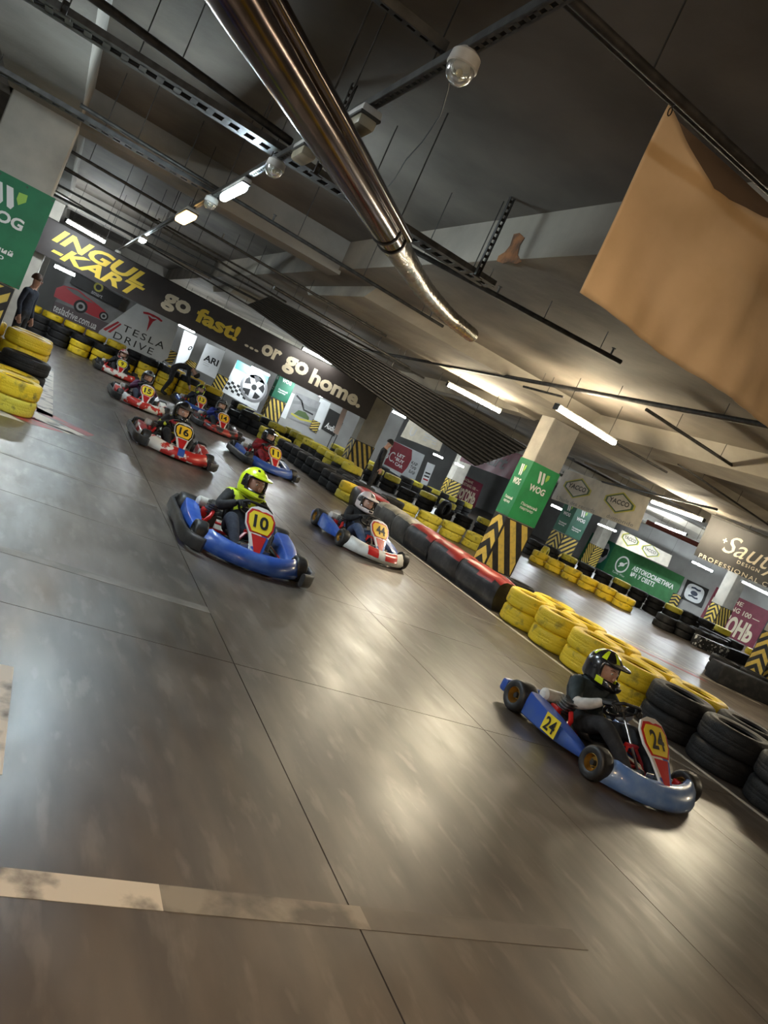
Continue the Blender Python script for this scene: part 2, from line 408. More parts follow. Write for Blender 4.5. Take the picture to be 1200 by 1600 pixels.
# hazard boards: black wraps with yellow stripes
HBLK = mat('hazard_black', (0.014, 0.014, 0.015), 0.5, 0, (0.03, 0.028, 0.025), 8)
HYEL = mat('hazard_yellow', (0.72, 0.52, 0.10), 0.5, 0, (0.42, 0.31, 0.10), 9, 0.5, 0.75, rnd=True)
def hazard(pl, z0, z1, left, right, label, n=4):
    """left / right: stripe style on the -X and -Y faces: '/', '\\\\' or 'v'"""
    x, y, wx, wy = pl; e = 0.012
    t = thing('hazard_board', label, 'hazard board', (x + wx / 2, y + wy / 2, z0))
    mb = MB(); h = z1 - z0
    mb.box((0, -wy / 2 - e / 2, h / 2), (wx + 2 * e, e, h)); mb.build('board', HBLK, t)
    if left: mb = MB(); mb.box((-wx / 2 - e / 2, e / 2, h / 2), (e, wy - e, h)); mb.build('board', HBLK, t)
    for face, style, W_ in (('x', left, wy), ('y', right, wx)):
        if not style: continue
        half = W_ / 2; step = h / n; th = step * 0.5
        for k in range(-6, n + 6):
            zb = k * step
            P = []
            if style == '/': P = [[(-half, zb - half), (half, zb + W_ * 0.9 - half), (half, zb + W_ * 0.9 - half + th), (-half, zb - half + th)]]
            if style == '\\': P = [[(-half, zb * 1.5 + W_ * 1.75), (half, zb * 1.5), (half, zb * 1.5 + th * 1.5), (-half, zb * 1.5 + W_ * 1.75 + th * 1.5)]]
            if style == 'v': P = [[(-half, zb), (half * 0.9, zb + half * 1.1), (half * 0.9, zb + half * 1.1 + th), (-half, zb + th)]]
            if style == '^': P = [[(-half, zb), (0, zb + half), (0, zb + half + th), (-half, zb + th)], [(half, zb), (0, zb + half), (0, zb + half + th), (half, zb + th)]]
            for q in P:
                q = clip_poly(q, -half + 0.02, 0.02, half - 0.02, h - 0.02)
                if len(q) < 3: continue
                m2 = MB()
                if face == 'x': m2.poly([(-wx / 2 - e, -a, b) for a, b in q], 0.003, (-1, 0, 0))
                else: m2.poly([(a, -wy / 2 - e, b) for a, b in q], 0.003, (0, -1, 0))
                m2.build('stripe', HYEL, t)
    return t
hazard(PX[0], 0.1, 1.38, None, '/', 'black and yellow hazard board on the pillar beside the man in the dark jacket', 5)
hazard(PX[1], 0.05, 1.25, '^', '\\', 'scuffed black and yellow hazard board under the bright green wrap, behind the padded barrier', 3)
hazard(PX[2], 0.05, 1.25, '^', '\\', 'black and yellow hazard board on the pillar beside the standing man in black', 5)
hazard(PX[3], 0.05, 1.25, '^', '\\', 'black and yellow hazard board below the dark green sign by the wheel poster', 5)
hazard(PX[4], 0.05, 1.3, '^', '^', 'black and yellow chevron hazard board rising behind the long black rubber block', 4)
hazard(PX[5], 0.05, 1.25, '^', '/', 'black and yellow hazard board below the double green sign near the oil banner', 5)
hazard(PX[6], 0.05, 1.25, '^', '/', 'black and yellow hazard board on the wide pale pillar left of the maroon kart banner', 5)
hazard(PX[7], 0.05, 1.25, '^', '\\', 'small black and yellow hazard board next to the red car dealer banner', 5)
hazard(PX[8], 0.05, 1.25, '^', '\\', 'black and yellow hazard board on the white pillar beside the maroon fuel banner', 5)
hazard(PX[9], 0.05, 1.25, '\\', '/', 'black and yellow hazard board at the end of the green car care banner', 6)
hazard(PX[10], 0.05, 1.25, '^', '\\', 'small black and yellow hazard board right of the far maroon fuel banner', 5)

# ================================================================== TYRES
def tyre_mesh(name, m_, r=0.33, wd=0.20, seg=64, blocks=True):
    h = wd / 2
    prof = [(r * .58, -h * .70), (r * .62, -h * .9), (r * .75, -h), (r * .88, -h * .99), (r * .955, -h * .88), (r * .99, -h * .72), (r, -h * .45), (r, -h * .2), (r * .985, -h * .17), (r * .985, -h * .13), (r, -h * .10),
            (r, h * .10), (r * .985, h * .13), (r * .985, h * .17), (r, h * .2), (r, h * .45), (r * .99, h * .72), (r * .955, h * .88), (r * .88, h * .99), (r * .75, h), (r * .62, h * .9), (r * .58, h * .70), (r * .70, h * .62), (r * .92, h * .5), (r * .92, -h * .5), (r * .70, -h * .62)]
    def mod(i, j, rr, z):
        if blocks and i in (5, 6, 7, 10, 11, 14, 15, 16) and (j + (1 if i in (10, 11) else 0)) % 2: return rr - 0.008
        return rr
    mb = MB(); mb.lathe(prof, seg, closed=True, mod=mod); return mb.mesh(name, m_)
TM = {'k': [tyre_mesh('black_tyre', RUBBER), tyre_mesh('black_tyre', RUBBER, 0.31, 0.22)],
      'y': [tyre_mesh('yellow_tyre', YTYRE), tyre_mesh('yellow_tyre', YTYRE, 0.315, 0.215)],
      'K': [tyre_mesh('black_tyre', RUBBER, 0.365, 0.255, 84), tyre_mesh('black_tyre', RUBBER, 0.355, 0.245, 84)],
      'Y': [tyre_mesh('yellow_tyre', YTYRE, 0.360, 0.250, 84), tyre_mesh('yellow_tyre', YTYRE, 0.350, 0.240, 84)],
      'd': [tyre_mesh('yellow_tyre', YTYRE2, seg=40), tyre_mesh('yellow_tyre', YTYRE2, 0.315, 0.215, seg=40)]}
def tyre(c, x, y, z, label, group, tilt=0.0, upright=None):
    me = random.choice(TM[c]); o = obj('black_tyre' if c in 'kK' else 'yellow_tyre', me)
    o.location = (x, y, z)
    if upright is not None: o.rotation_euler = (PI / 2, 0, upright)
    else: o.rotation_euler = (random.uniform(-tilt, tilt), random.uniform(-tilt, tilt), random.uniform(0, 6.28))
    tag(o, label, 'tyre', group); return o
WORD = {'K': 'black', 'Y': 'yellow painted', 'k': 'black', 'y': 'yellow painted', 'd': 'dull yellow'}
def stack(x, y, cols, where, jit=0.012, grp=None):
    z = 0.0; n = len(cols)
    for k, c in enumerate(cols):
        pos = '' if n == 1 else (('lower ', 'upper ')[k] if n == 2 else ('bottom ' if k == 0 else ('top ' if k == n - 1 else 'middle ')))
        lab = '%s%s car tyre %s' % (pos, WORD[c], where)
        o = tyre(c, x + random.uniform(-jit, jit), y + random.uniform(-jit, jit), 0, lab, grp or '%s tyres %s' % (WORD[c], where))
        hh = max(v.co.z for v in o.data.vertices) * 2
        o.location.z = z + hh / 2; z += hh
def row(path, cols, where, step=0.69, jit=0.012):
    """stacks spaced along a polyline; cols is a list of stacks used in turn or a function of the running index"""
    pts = [Vector((p[0], p[1], 0)) for p in path]; i = 0; carry = 0.0
    for a, b in zip(pts[:-1], pts[1:]):
        d = (b - a).length; t = carry
        while t <= d:
            p = a.lerp(b, t / d); c = cols(i) if callable(cols) else cols[i % len(cols)]
            stack(p.x, p.y, c, where, jit); t += step; i += 1
        carry = t - d
W1 = 'in the front row on the white line beside kart 24'
W2 = 'in the second row behind the one beside kart 24'
ORD = ['first', 'second', 'third', 'fourth', 'fifth', 'sixth', 'seventh', 'eighth', 'ninth']
for i in range(9): stack(7.34, 8.50 - .745 * i, 'YY' if i < 4 else 'KK', 'in the %s front-row stack from the padded barrier' % ORD[i], grp='tyres of the front row beside kart 24')
for i in range(8): stack(8.08, 8.88 - .745 * i, 'YY' if i < 5 else 'KK', 'in the %s second-row stack from the padded barrier' % ORD[i], grp='tyres of the second row beside kart 24')
WP = 'lying loose between the padded barrier and the green wrapped pillar'
for (x, y) in ((8.15, 9.75), (8.75, 10.35), (8.2, 10.85), (8.85, 11.45), (8.3, 12.05), (9.0, 12.5), (9.55, 11.6), (8.35, 12.85), (9.25, 9.9)): stack(x, y, 'k', WP)
WQ = 'lying on the ground behind the dull end of the padded barrier'
for (x, y, c) in ((8.0, 13.75, 'y'), (8.1, 14.5, 'y'), (8.2, 15.2, 'k'), (8.7, 14.0, 'k')): stack(x, y, c, WQ)
WD = 'in the low barrier curving along the track behind kart 44'
stack(7.2, 15.6, 'dy', WD)
for i, y in enumerate((16.3, 16.98, 17.66, 18.34, 19.02, 19.7, 20.38, 21.06)): stack(7.2 + 0.04 * (i % 2), y, 'kk', WD)
WD2 = 'in the second row of the barrier behind kart 44'
row([(7.95, 16.0), (7.95, 18.9)], ['kk', 'kk'], WD2)
WE = 'stacked beside kart 11 at the bend of the track'
for i, y in enumerate((21.76, 22.44, 23.12)): stack(7.2 - 0.02 * i, y, 'dd', WE)
WF = 'in the tall inner wall behind kart 11'
row([(8.75, 19.6), (8.55, 25.4)], ['kkd', 'kkd', 'ddd', 'kkd'], WF)
WG = 'in the dark barrier behind kart 14'
row([(7.0, 23.85), (6.4, 25.6)], ['kk', 'kkk'], WG)
row([(7.7, 24.2), (7.1, 27.6)], ['kkd', 'kkk'], 'in the second row behind kart 14')
WH = 'in the front row below the electric car banner'
for i in range(9):
    x = -0.75 + 0.68 * i
    stack(x, 26.35 - 0.13 * i, 'kkk' if i < 3 else ('yyk' if i < 6 else 'yyyk'), WH)
WH2 = 'in the back row below the electric car banner'
for i in range(10):
    stack(-0.4 + 0.68 * i, 27.12 - 0.10 * i, 'kkky' if i not in (5, 6) else 'kkkk', WH2)
WI = 'stacked at the pillar with the creased green wrap'
for (x, y, c) in ((0.0, 10.45, 'dy'), (-0.66, 10.2, 'dyy'), (-0.05, 11.13, 'dy'), (-0.73, 10.88, 'dyy'), (0.02, 11.82, 'kkk'), (-0.05, 12.62, 'kkyy'), (-0.02, 13.32, 'yyyy'), (0.0, 14.02, 'kkk'), (-0.72, 12.98, 'kkyy'), (-1.35, 10.5, 'kky')):
    stack(x, y, c, WI)
WJ = 'in the low island row between the two stretches of track'
row([(9.5, 17.05), (12.6, 16.0)], ['dd'], WJ)
row([(8.7, 16.4), (8.7, 16.5)], ['kk'], 'beside the feet of the standing man in black')
WK = 'in the far bend below the red dealer banner'
row([(11.0, 26.0), (12.3, 24.3), (13.3, 23.0), (14.7, 22.6), (15.4, 21.7), (16.3, 21.0)], ['kkd', 'kk', 'kkd'], WK, step=.78)
tyre('k', 13.75, 22.15, 0.33, 'black car tyre standing upright against the far barrier', None, upright=0.5)
tyre('d', 17.55, 20.9, 0.33, 'dull yellow car tyre standing upright at the end of a yellow row', None, upright=0.7)
WL = 'in the far yellow row below the YACCO banner'
row([(16.9, 20.2), (17.4, 18.6), (17.9, 16.9), (18.2, 16.3)], ['yy'], WL)
row([(18.7, 15.85), (19.7, 15.6), (21.8, 16.0)], ['kk'], 'in the far row behind the black speckled block')
WM = 'in the far wall below the green car care banner'
row([(18.2, 22.4), (19.4, 21.4), (21.0, 20.0), (22.6, 19.0), (24.6, 18.2)], ['kkk', 'kkk', 'kkd'], WM)
row([(22.4, 17.2), (24.2, 17.0)], ['kk'], 'on the ground under the maroon fuel banner')
row([(24.6, 16.8), (26.2, 16.5)], ['yy'], 'at the right end under the maroon fuel banner')
row([(15.2, 10.9), (17.6, 9.6)], ['kk'], 'behind the long black rubber block')
row([(14.5, 27.0), (19.0, 29.0)], ['kkk', 'kkd'], 'in the distant barrier before the pale pillars')
row([(12.0, 29.0), (13.8, 27.6)], ['kkd', 'kkk'], 'in the distant barrier by the dealer banner')

# black rubber blocks
mb = MB(); mb.rbox((0, 0, 0.2), (2.6, 0.5, 0.4), 0.03)
o = mb.build('rubber_block', RUBBER, None, (15.2, 9.75, 0), -0.33); tag(o, 'long black rubber block lying in front of the chevron board', 'rubber block')
SPECK = mat('speckled_black_board', (0.02, 0.02, 0.021), 0.5, 0, (0.55, 0.55, 0.53), 14, 0.56, 0.6, rnd=True)
mb = MB(); mb.rbox((0, 0, 0.17), (1.2, 0.3, 0.34), 0.02)
o = mb.build('rubber_block', SPECK, None, (19.6, 14.75, 0), -0.15); tag(o, 'black board block speckled with white, in front of the outer tyre row', 'rubber block')
mb = MB(); mb.rbox((0, 0, 0.17), (1.5, 0.32, 0.34), 0.02)
o = mb.build('rubber_block', RUBBER, None, (21.1, 14.95, 0), 0.1); tag(o, 'plain black board block next to the speckled block', 'rubber block')

# padded barrier: long cushions laid end to end
PADK = mat('black_vinyl', (0.022, 0.021, 0.022), 0.38, 0, (0.07, 0.065, 0.062), 5, 0.5, 0.7, 0.2, 8, rnd=True)
PADR = mat('red_vinyl', (0.34, 0.028, 0.022), 0.36, 0, (0.12, 0.02, 0.02), 5, 0.5, 0.72, 0.2, 8, rnd=True)
PADG = mat('grey_scuffed_vinyl', (0.10, 0.095, 0.085), 0.5, 0, (0.035, 0.033, 0.032), 4, 0.42, 0.62, 0.2, 8, rnd=True)
PADT = mat('pale_scuffed_vinyl', (0.36, 0.33, 0.26), 0.5, 0, (0.14, 0.13, 0.11), 5, 0.42, 0.66, 0.2, 8, rnd=True)
def pad(y0, y1, mats, label, hh=0.5, ww=0.52):
    mb = MB(); secs = []; n = 20; K = 14
    for i in range(K + 1):
        t = i / K; yy = (y1 - y0) * t; pinch = 0.86 + 0.14 * min(1, math.sin(PI * min(max(t, .02), .98)) * 2.2)
        sec = []
        for j in range(n):
            a = 2 * PI * j / n; ca, sa = math.cos(a), math.sin(a)
            x = abs(ca) ** 0.6 * math.copysign(1, ca) * ww / 2 * pinch
            z = abs(sa) ** 0.7 * math.copysign(1, sa) * hh / 2 * pinch
            wob = 0.02 * mnoise.noise(Vector((ca * 1.5, yy * 3.0 + y0, sa * 1.5)))
            if sa < -0.6: z = -hh / 2; wob = 0
            sec.append(Vector((x + wob, yy, hh / 2 + z + wob)))
        secs.append(sec)
    mb.loft(secs)
    for k in range(len(mb.f)):
        c = sum((mb.v[i] for i in mb.f[k]), Vector()) / len(mb.f[k])
        edge = hh * (0.80 + 0.07 * math.sin(c.y * 5 + y0))
        mb.mi[k] = 1 if c.z > edge else 0
    o = mb.build('barrier_cushion', mats, None, (7.24, y0, 0)); tag(o, label, 'barrier', 'padded barrier cushions')
    s2 = MB()
    for yy in (0.03, y1 - y0 - 0.03):
        s2.tube([(ww / 2 * .9 * math.cos(a), yy, hh / 2 + hh / 2 * .9 * math.sin(a)) for a in [PI * 2 * k / 20 for k in range(20)]], 0.006, 5, closed=True)
    s2.build('seam_cord', DARKMETAL, o)
    return o
pad(8.95, 10.15, [PADK, PADR], 'black padded barrier cushion with bright red top next to the yellow tyres')
pad(10.17, 11.2, [PADK, PADR], 'black padded barrier cushion with red top, second from the yellow tyres')
pad(11.22, 12.2, [PADK, PADR], 'black padded barrier cushion with red top, third from the yellow tyres')
pad(12.22, 12.85, [PADG, PADT], 'grey scuffed barrier cushion with a pale top, next to the red ones')
pad(12.87, 13.8, [PADG, PADT], 'grey scuffed barrier cushion beside the yellow tyres lying on the ground')
pad(13.82, 15.2, [PADK, PADR], 'dark padded barrier cushion with dull red top next to the black tyre stacks')

# ================================================================== KARTS
GOLD = mat('gold_rim', (0.55, 0.33, 0.07), 0.35, 0.85, (0.35, 0.2, 0.05), 20)
ALU = mat('alloy_rim', (0.4, 0.4, 0.4), 0.35, 0.9)
BLUE_D = mat('dark_blue_pod', (0.03, 0.09, 0.42), 0.35, 0, (0.05, 0.11, 0.36), 7, coat=0.3)
BLUE_L = mat('worn_light_blue', (0.11, 0.22, 0.52), 0.32, 0, (0.22, 0.34, 0.6), 7, 0.4, 0.66, coat=0.4)
BLUE_M = mat('mid_blue_plastic', (0.03, 0.10, 0.46), 0.33, 0, (0.10, 0.2, 0.55), 6, 0.45, 0.7, coat=0.4)
WHRED = mat('white_red_graphics', (0.72, 0.70, 0.66), 0.35, 0, (0.55, 0.03, 0.02), 4.2, 0.50, 0.52, coat=0.3, rnd=True, detail=3)
WHGR = mat('white_worn_plastic', (0.74, 0.73, 0.70), 0.38, 0, (0.5, 0.48, 0.44), 6, 0.45, 0.7, coat=0.3)
REDWH = mat('red_white_graphics', (0.52, 0.025, 0.02), 0.35, 0, (0.75, 0.7, 0.64), 5.5, 0.52, 0.55, coat=0.3, rnd=True, detail=4)
DKRED = mat('dark_red_graphics', (0.05, 0.045, 0.05), 0.35, 0, (0.42, 0.05, 0.04), 5.5, 0.52, 0.56, coat=0.3, rnd=True, detail=4)
GUARD = mat('black_bumper_plastic', (0.018, 0.018, 0.02), 0.42, 0, (0.05, 0.048, 0.046), 8)
SEATM = mat('seat_plastic', (0.02, 0.02, 0.022), 0.4)
ENGM = mat('engine_metal', (0.14, 0.135, 0.13), 0.45, 0.7, (0.05, 0.048, 0.045), 14)
PLATE_Y = mat('plate_yellow', (0.86, 0.68, 0.04), 0.4)
PLATE_O = mat('plate_orange_yellow', (0.84, 0.50, 0.03), 0.4)

def wheel_parts(parent, x, y, r, wd, rim, spoke=True):
    M = Matrix.Translation((x, y, r)) @ Matrix.Rotation(PI / 2, 4, 'Y')
    h = wd / 2; s = 1 if x > 0 else -1
    mb = MB()
    prof = [(r * .50, -h * .86), (r * .60, -h), (r * .80, -h * 1.02), (r * .93, -h * .92), (r * .99, -h * .7), (r, -h * .3), (r, h * .3), (r * .99, h * .7), (r * .93, h * .92), (r * .80, h * 1.02), (r * .60, h), (r * .50, h * .86)]
    mb.lathe(prof, 36, M); t = mb.build('wheel_tyre', KRUBBER, parent)
    mb = MB()
    prof = [(r * .50, -h * .9), (r * .53, -h * .86), (r * .49, -h * .6), (r * .40, -h * .2), (r * .40, h * .2), (r * .49, h * .6), (r * .53, h * .86), (r * .50, h * .9), (r * .46, h * .6), (r * .36, h * .2), (r * .10, h * .12), (r * .10, -h * .12), (r * .36, -h * .2), (r * .46, -h * .6)]
    mb.lathe(prof, 28, M, closed=True); rm = mb.build('rim', rim, t)
    mb = MB(); mb.cyl((x - wd * .36, y, r), (x + wd * .36, y, r), r * .16, n=12)
    for k in range(3):
        a = k * 2 * PI / 3 + .4
        for sx in (-1, 1):
            mb.cyl((x + sx * wd * .1, y + math.cos(a) * r * .26, r + math.sin(a) * r * .26), (x + sx * wd * .2, y + math.cos(a) * r * .26, r + math.sin(a) * r * .26), r * .05, n=6)
    mb.build('hub', DARKMETAL, t)
    return t
def fairing(w_half, y_tip, y_end, z0, h):
    """front nose: closed loft along x, its tip bowed forward, ends swept back and up"""
    secs = []; K = 22
    for i in range(K + 1):
        u = -1 + 2 * i / K; a = abs(u)
        x = u * w_half
        yf = y_tip + (y_end - y_tip) * (a ** 2.4)
        dep = 0.20 - 0.06 * a
        top = h * (0.80 + 0.25 * a ** 2 - 0.5 * max(0, a - .86) / .14)
        lip = 0.03
        sec = [(x, yf + 0.035, z0), (x, yf + 0.005, z0 + lip), (x, yf, z0 + top * .35), (x, yf + 0.03, z0 + top * .72), (x, yf + 0.085, z0 + top * .95), (x, yf + dep * .75, z0 + top), (x, yf + dep, z0 + top * .93), (x, yf + dep - .01, z0 + top * .5), (x, yf + dep - .03, z0 + 0.01)]
        secs.append([Vector(p) for p in sec])
    mb = MB(); mb.loft(secs); return mb
def side_pod(s, y0, y1, xin, xout, zr, zf):
    """side box from the front end y0 to the rear end y1; s = -1 / +1 side"""
    secs = []; K = 10
    for i in range(K + 1):
        t = i / K; y = y0 + (y1 - y0) * t
        ht = zf + (zr - zf) * (t ** 0.55); zb = 0.045 + 0.035 * (1 - t) ** 2
        bul = 0.02 * math.sin(PI * t) - 0.06 * (1 - t) ** 3
        a, b = xin, xout + bul
        sec = [(a, y, zb), (b - .012, y, zb), (b, y, zb + .012), (b + .004, y, zb + (ht - zb) * .6), (b - .006, y, ht - .008), (b - .022, y, ht), (a + .02, y, ht * .96), (a, y, ht * .8)]
        secs.append([Vector((s * p[0], p[1], p[2])) for p in sec])
    mb = MB(); mb.loft(secs if s > 0 else [list(reversed(q)) for q in secs]); return mb
def front_panel(parent, number, base_m, rim_m, plate_m, low_m, numcol=None):
    """upright shield in front of the steering wheel, leaning back"""
    bot = Vector((0, -0.775, 0.15)); top = Vector((0, -0.34, 0.535))
    up = (top - bot).normalized(); rt = Vector((1, 0, 0)); n = rt.cross(up); L = (top - bot).length
    def P(a, b, d=0.0): return bot + rt * a + up * (b * L) + n * (d - 0.35 * a * a)
    def shield(outl, d0, d1, name, m_, par):
        mb = MB(); k = len(outl)
        A = [P(a, b, d0) for a, b in outl]; B = [P(a, b, d1) for a, b in outl]
        c0 = P(0, sum(b for a, b in outl) / k, d0); c1 = P(0, sum(b for a, b in outl) / k, d1)
        mb.add(A + B + [c0, c1], [(i, (i + 1) % k, 2 * k) [::-1] for i in range(k)] + [(k + i, k + (i + 1) % k, 2 * k + 1) for i in range(k)] + [(i, (i + 1) % k, k + (i + 1) % k, k + i) for i in range(k)])
        return mb.build(name, m_, par)
    full = [(-.045, 0), (.045, 0), (.075, .22), (.105, .45), (.150, .62), (.158, .82), (.12, .96), (.05, 1.02), (-.05, 1.02), (-.12, .96), (-.158, .82), (-.150, .62), (-.105, .45), (-.075, .22)]
    b = shield(full, -0.02, 0.0, 'front_panel', base_m, parent)
    rim = [(.10, .47), (.142, .63), (.148, .82), (.11, .935), (.04, .95), (0, .93), (-.04, .95), (-.11, .935), (-.148, .82), (-.142, .63), (-.10, .47)]
    shield(rim, 0.0, 0.004, 'panel_border', rim_m, b)
    pl = [(.082, .49), (.122, .63), (.128, .81), (.092, .90), (.03, .905), (-.03, .905), (-.092, .90), (-.128, .81), (-.122, .63), (-.082, .49)]
    p = shield(pl, 0.004, 0.008, 'number_plate', plate_m, b)
    low = [(.03, .10), (.05, .25), (.078, .44), (-.078, .44), (-.05, .25), (-.03, .10)]
    shield(low, 0.0, 0.004, 'panel_stripe', low_m, b)
    def surf(a, c): return P(a, .70 + c / L, 0.0115)
    put_text(number, p, (0, 0, 0), rt, up, 0.155 if len(number) > 1 else 0.075, 0.155, numcol or BLACK, 0.03, surf=surf, name='race_number')
    return b

def make_kart(label, number, x, y, rz, pod_m, nose_m, panel, rim_m=GOLD, guard=False, frame_m=RED, pod_number=False, engine=True, tank_m=WHITEPL, nose_top=None):
    t = thing('racing_kart', label, 'kart', (x, y, 0), rz, 'racing karts on the starting grid')
    # wheels
    wheel_parts(t, -0.545, 0.50, 0.138, 0.19, rim_m); wheel_parts(t, 0.545, 0.50, 0.138, 0.19, rim_m)
    wheel_parts(t, -0.525, -0.50, 0.128, 0.13, rim_m); wheel_parts(t, 0.525, -0.50, 0.128, 0.13, rim_m)
    mb = MB(); mb.cyl((-0.5, .5, .138), (.5, .5, .138), 0.018, n=10); mb.cyl((0.1, .5, .138), (.115, .5, .138), 0.09, n=20); mb.build('rear_axle', STEEL, t)
    # chassis
    mb = MB()
    for s in (-1, 1):
        mb.tube([(s * .30, .62, .075), (s * .30, .30, .06), (s * .31, -.15, .06), (s * .24, -.42, .06), (s * .22, -.66, .07)], .015, 8)
        mb.tube([(s * .24, -.42, .06), (s * .38, -.48, .09), (s * .44, -.50, .12)], .016, 8)
        mb.tube([(s * .31, .36, .06), (s * .44, .34, .08), (s * .44, -.22, .08), (s * .31, -.28, .06)], .011, 6)
    for yy in (.58, .2, -.2): mb.cyl((-.30, yy, .062), (.30, yy, .062), .014, n=8)
    mb.tube([(-.22, -.66, .07), (0, -.70, .07), (.22, -.66, .07)], .014, 8)
    mb.build('frame', frame_m, t)
    mb = MB(); mb.add([(-.24, -.66, .045), (.24, -.66, .045), (.30, -.3, .045), (.30, .22, .045), (-.30, .22, .045), (-.30, -.3, .045)], [(0, 1, 2, 3, 4, 5)]); 
    mb.poly([(-.24, -.66, .042), (.24, -.66, .042), (.30, -.3, .042), (.30, .22, .042), (-.30, .22, .042), (-.30, -.3, .042)], .004, (0, 0, 1)); mb.build('floor_tray', GUARD, t)
    # steering
    C = Vector((0, -.05, .455)); ax = Vector((0, .72, .69)).normalized(); e1 = Vector((1, 0, 0)); e2 = ax.cross(e1)
    mb = MB(); mb.tube([C + e1 * (math.cos(a) * .155) + e2 * (math.sin(a) * .135 if math.sin(a) * 1 > -.75 else -.75 * .135) for a in [2 * PI * k / 28 for k in range(28)]], .014, 8, closed=True)
    sw = mb.build('steering_wheel', BLACK, t)
    mb = MB()
    for a in (.1, PI - .1, -PI / 2): mb.bar(C - ax * .02, C + e1 * math.cos(a) * .15 + e2 * math.sin(a) * .11, .03, .006)
    mb.cyl(C - ax * .03, C + ax * .005, .035, n=14); mb.build('wheel_spokes', STEEL, sw)
    mb = MB(); mb.cyl(C - ax * .02, (0, -.50, .09), .011, n=8); mb.build('steering_column', STEEL, t)
    mb = MB()
    mb.bar((-.05, -.30, .25), (-.18, -.42, .08), .022, .022); mb.bar((.05, -.30, .25), (.18, -.42, .08), .022, .022); mb.bar((-.07, -.29, .26), (.07, -.29, .26), .03, .03)
    mb.build('column_support', frame_m, t)
    mb = MB(); 
    for s in (-1, 1): mb.cyl((s * .03, -.50, .10), (s * .41, -.45, .12), .008, n=6); mb.rbox((s * .43, -.49, .125), (.05, .07, .07), .012)
    mb.build('tie_rods', frame_m, t)
    for s in (-1, 1):
        mb = MB(); mb.tube([(s * .20, -.64, .06), (s * .16, -.64, .16), (s * .09, -.64, .19)], .008, 6); mb.rbox((s * .11, -.64, .19), (.08, .012, .05), .004); mb.build('pedal', STEEL, t)
    # seat
    secs = []
    for (yy, zz, hw, hd) in ((.02, .10, .15, .05), (.14, .065, .17, .08), (.28, .07, .18, .13), (.38, .14, .19, .15), (.46, .28, .185, .10), (.50, .42, .16, .05)):
        sec = []
        for k in range(9):
            a = -1 + 2 * k / 8; sec.append(Vector((a * hw, yy - abs(a) ** 3 * .04 * (1 if zz > .12 else 0), zz + (abs(a) ** 3) * hd)))
        secs.append(sec)
    mb = MB(); mb.loft(secs, closed=False, caps=False)
    so = mb.build('seat', SEATM, t); md = so.modifiers.new('shell', 'SOLIDIFY'); md.thickness = 0.012
    # engine, on the driver's right
    if engine:
        mb = MB(); mb.rbox((-.33, .28, .14), (.16, .2, .14), .02); mb.cyl((-.33, .22, .2), (-.33, .18, .34), .055, n=14)
        eng = mb.build('engine', ENGM, t)
        mb = MB()
        for k in range(5): mb.cyl((-.33, .215 - .008 * k, .225 + .025 * k), (-.33, .214 - .008 * k, .233 + .025 * k), .08, n=16)
        mb.build('cooling_fins', STEEL, eng)
        mb = MB(); mb.cyl((-.245, .38, .26), (-.47, .34, .27), .055, n=18); mb.cyl((-.47, .34, .27), (-.49, .338, .27), .055, .03, 18)
        mb.build('air_box', tank_m, eng)
        mb = MB(); mb.rbox((-.40, .22, .20), (.06, .1, .09), .012); mb.tube([(-.33, .12, .25), (-.36, .05, .2), (-.40, .02, .15), (-.42, .2, .12), (-.40, .42, .12)], .022, 8); mb.build('exhaust', frame_m, eng)
        mb = MB(); mb.rbox((.35, .26, .15), (.1, .2, .16), .03); mb.build('battery_box', GUARD, t)
    # bodywork
    pods = []
    for s in (-1, 1):
        pm = side_pod(s, -.36, .36, .44, .60, .255, .12).build('side_pod', pod_m, t); pods.append(pm)
    nose = fairing(.53, -.86, -.60, .035, .20).build('front_fairing', nose_m, t)
    if nose_top:
        for (u0, u1, m_) in nose_top:
            mb = MB(); K = 10; rows = []
            for i in range(K + 1):
                u = u0 + (u1 - u0) * i / K; a = abs(u); yf = -.86 + .26 * a ** 2.4; tp = .20 * (.8 + .25 * a * a - .5 * max(0, a - .86) / .14)
                rows.append([Vector((u * .53, yf - .004, .035 + tp * .37)), Vector((u * .53, yf + .026, .037 + tp * .72)), Vector((u * .53, yf + .082, .039 + tp * .955)), Vector((u * .53, yf + .12, .04 + tp * .985))])
            mb.loft(rows, closed=False, caps=False); mb.build('fairing_sticker', m_, nose)
    front_panel(t, number, *panel)
    mb = MB(); mb.tube([(-.5, .56, .12), (-.56, .72, .14), (.56, .72, .14), (.5, .56, .12)], .016, 8); 
    mb.rbox((-.48, .70, .14), (.26, .09, .12), .03, mi=1); mb.rbox((.48, .70, .14), (.26, .09, .12), .03, mi=1); mb.rbox((0, .70, .14), (.5, .06, .09), .02, mi=1)
    mb.build('rear_bumper', [DARKMETAL, GUARD if guard else pod_m], t)
    if guard:
        for s in (-1, 1):
            mb = MB(); path = [(s * .50, -.80, .10), (s * .60, -.74, .10), (s * .665, -.60, .10), (s * .675, -.3, .10), (s * .665, 0, .10), (s * .675, .3, .10), (s * .685, .55, .11), (s * .62, .72, .13)]
            secs = []
            for i, p in enumerate(path):
                p = Vector(p); q = Vector(path[min(i + 1, len(path) - 1)]) - Vector(path[max(i - 1, 0)]); q.normalize(); sd = q.cross(Vector((0, 0, 1))) 
                secs.append([p + sd * (a * .028) + Vector((0, 0, b * .065)) for a, b in ((-1, -.7), (-.5, -1), (.5, -1), (1, -.7), (1, .7), (.5, 1), (-.5, 1), (-1, .7))])
            mb.loft(secs); mb.build('wheel_guard', GUARD, t)
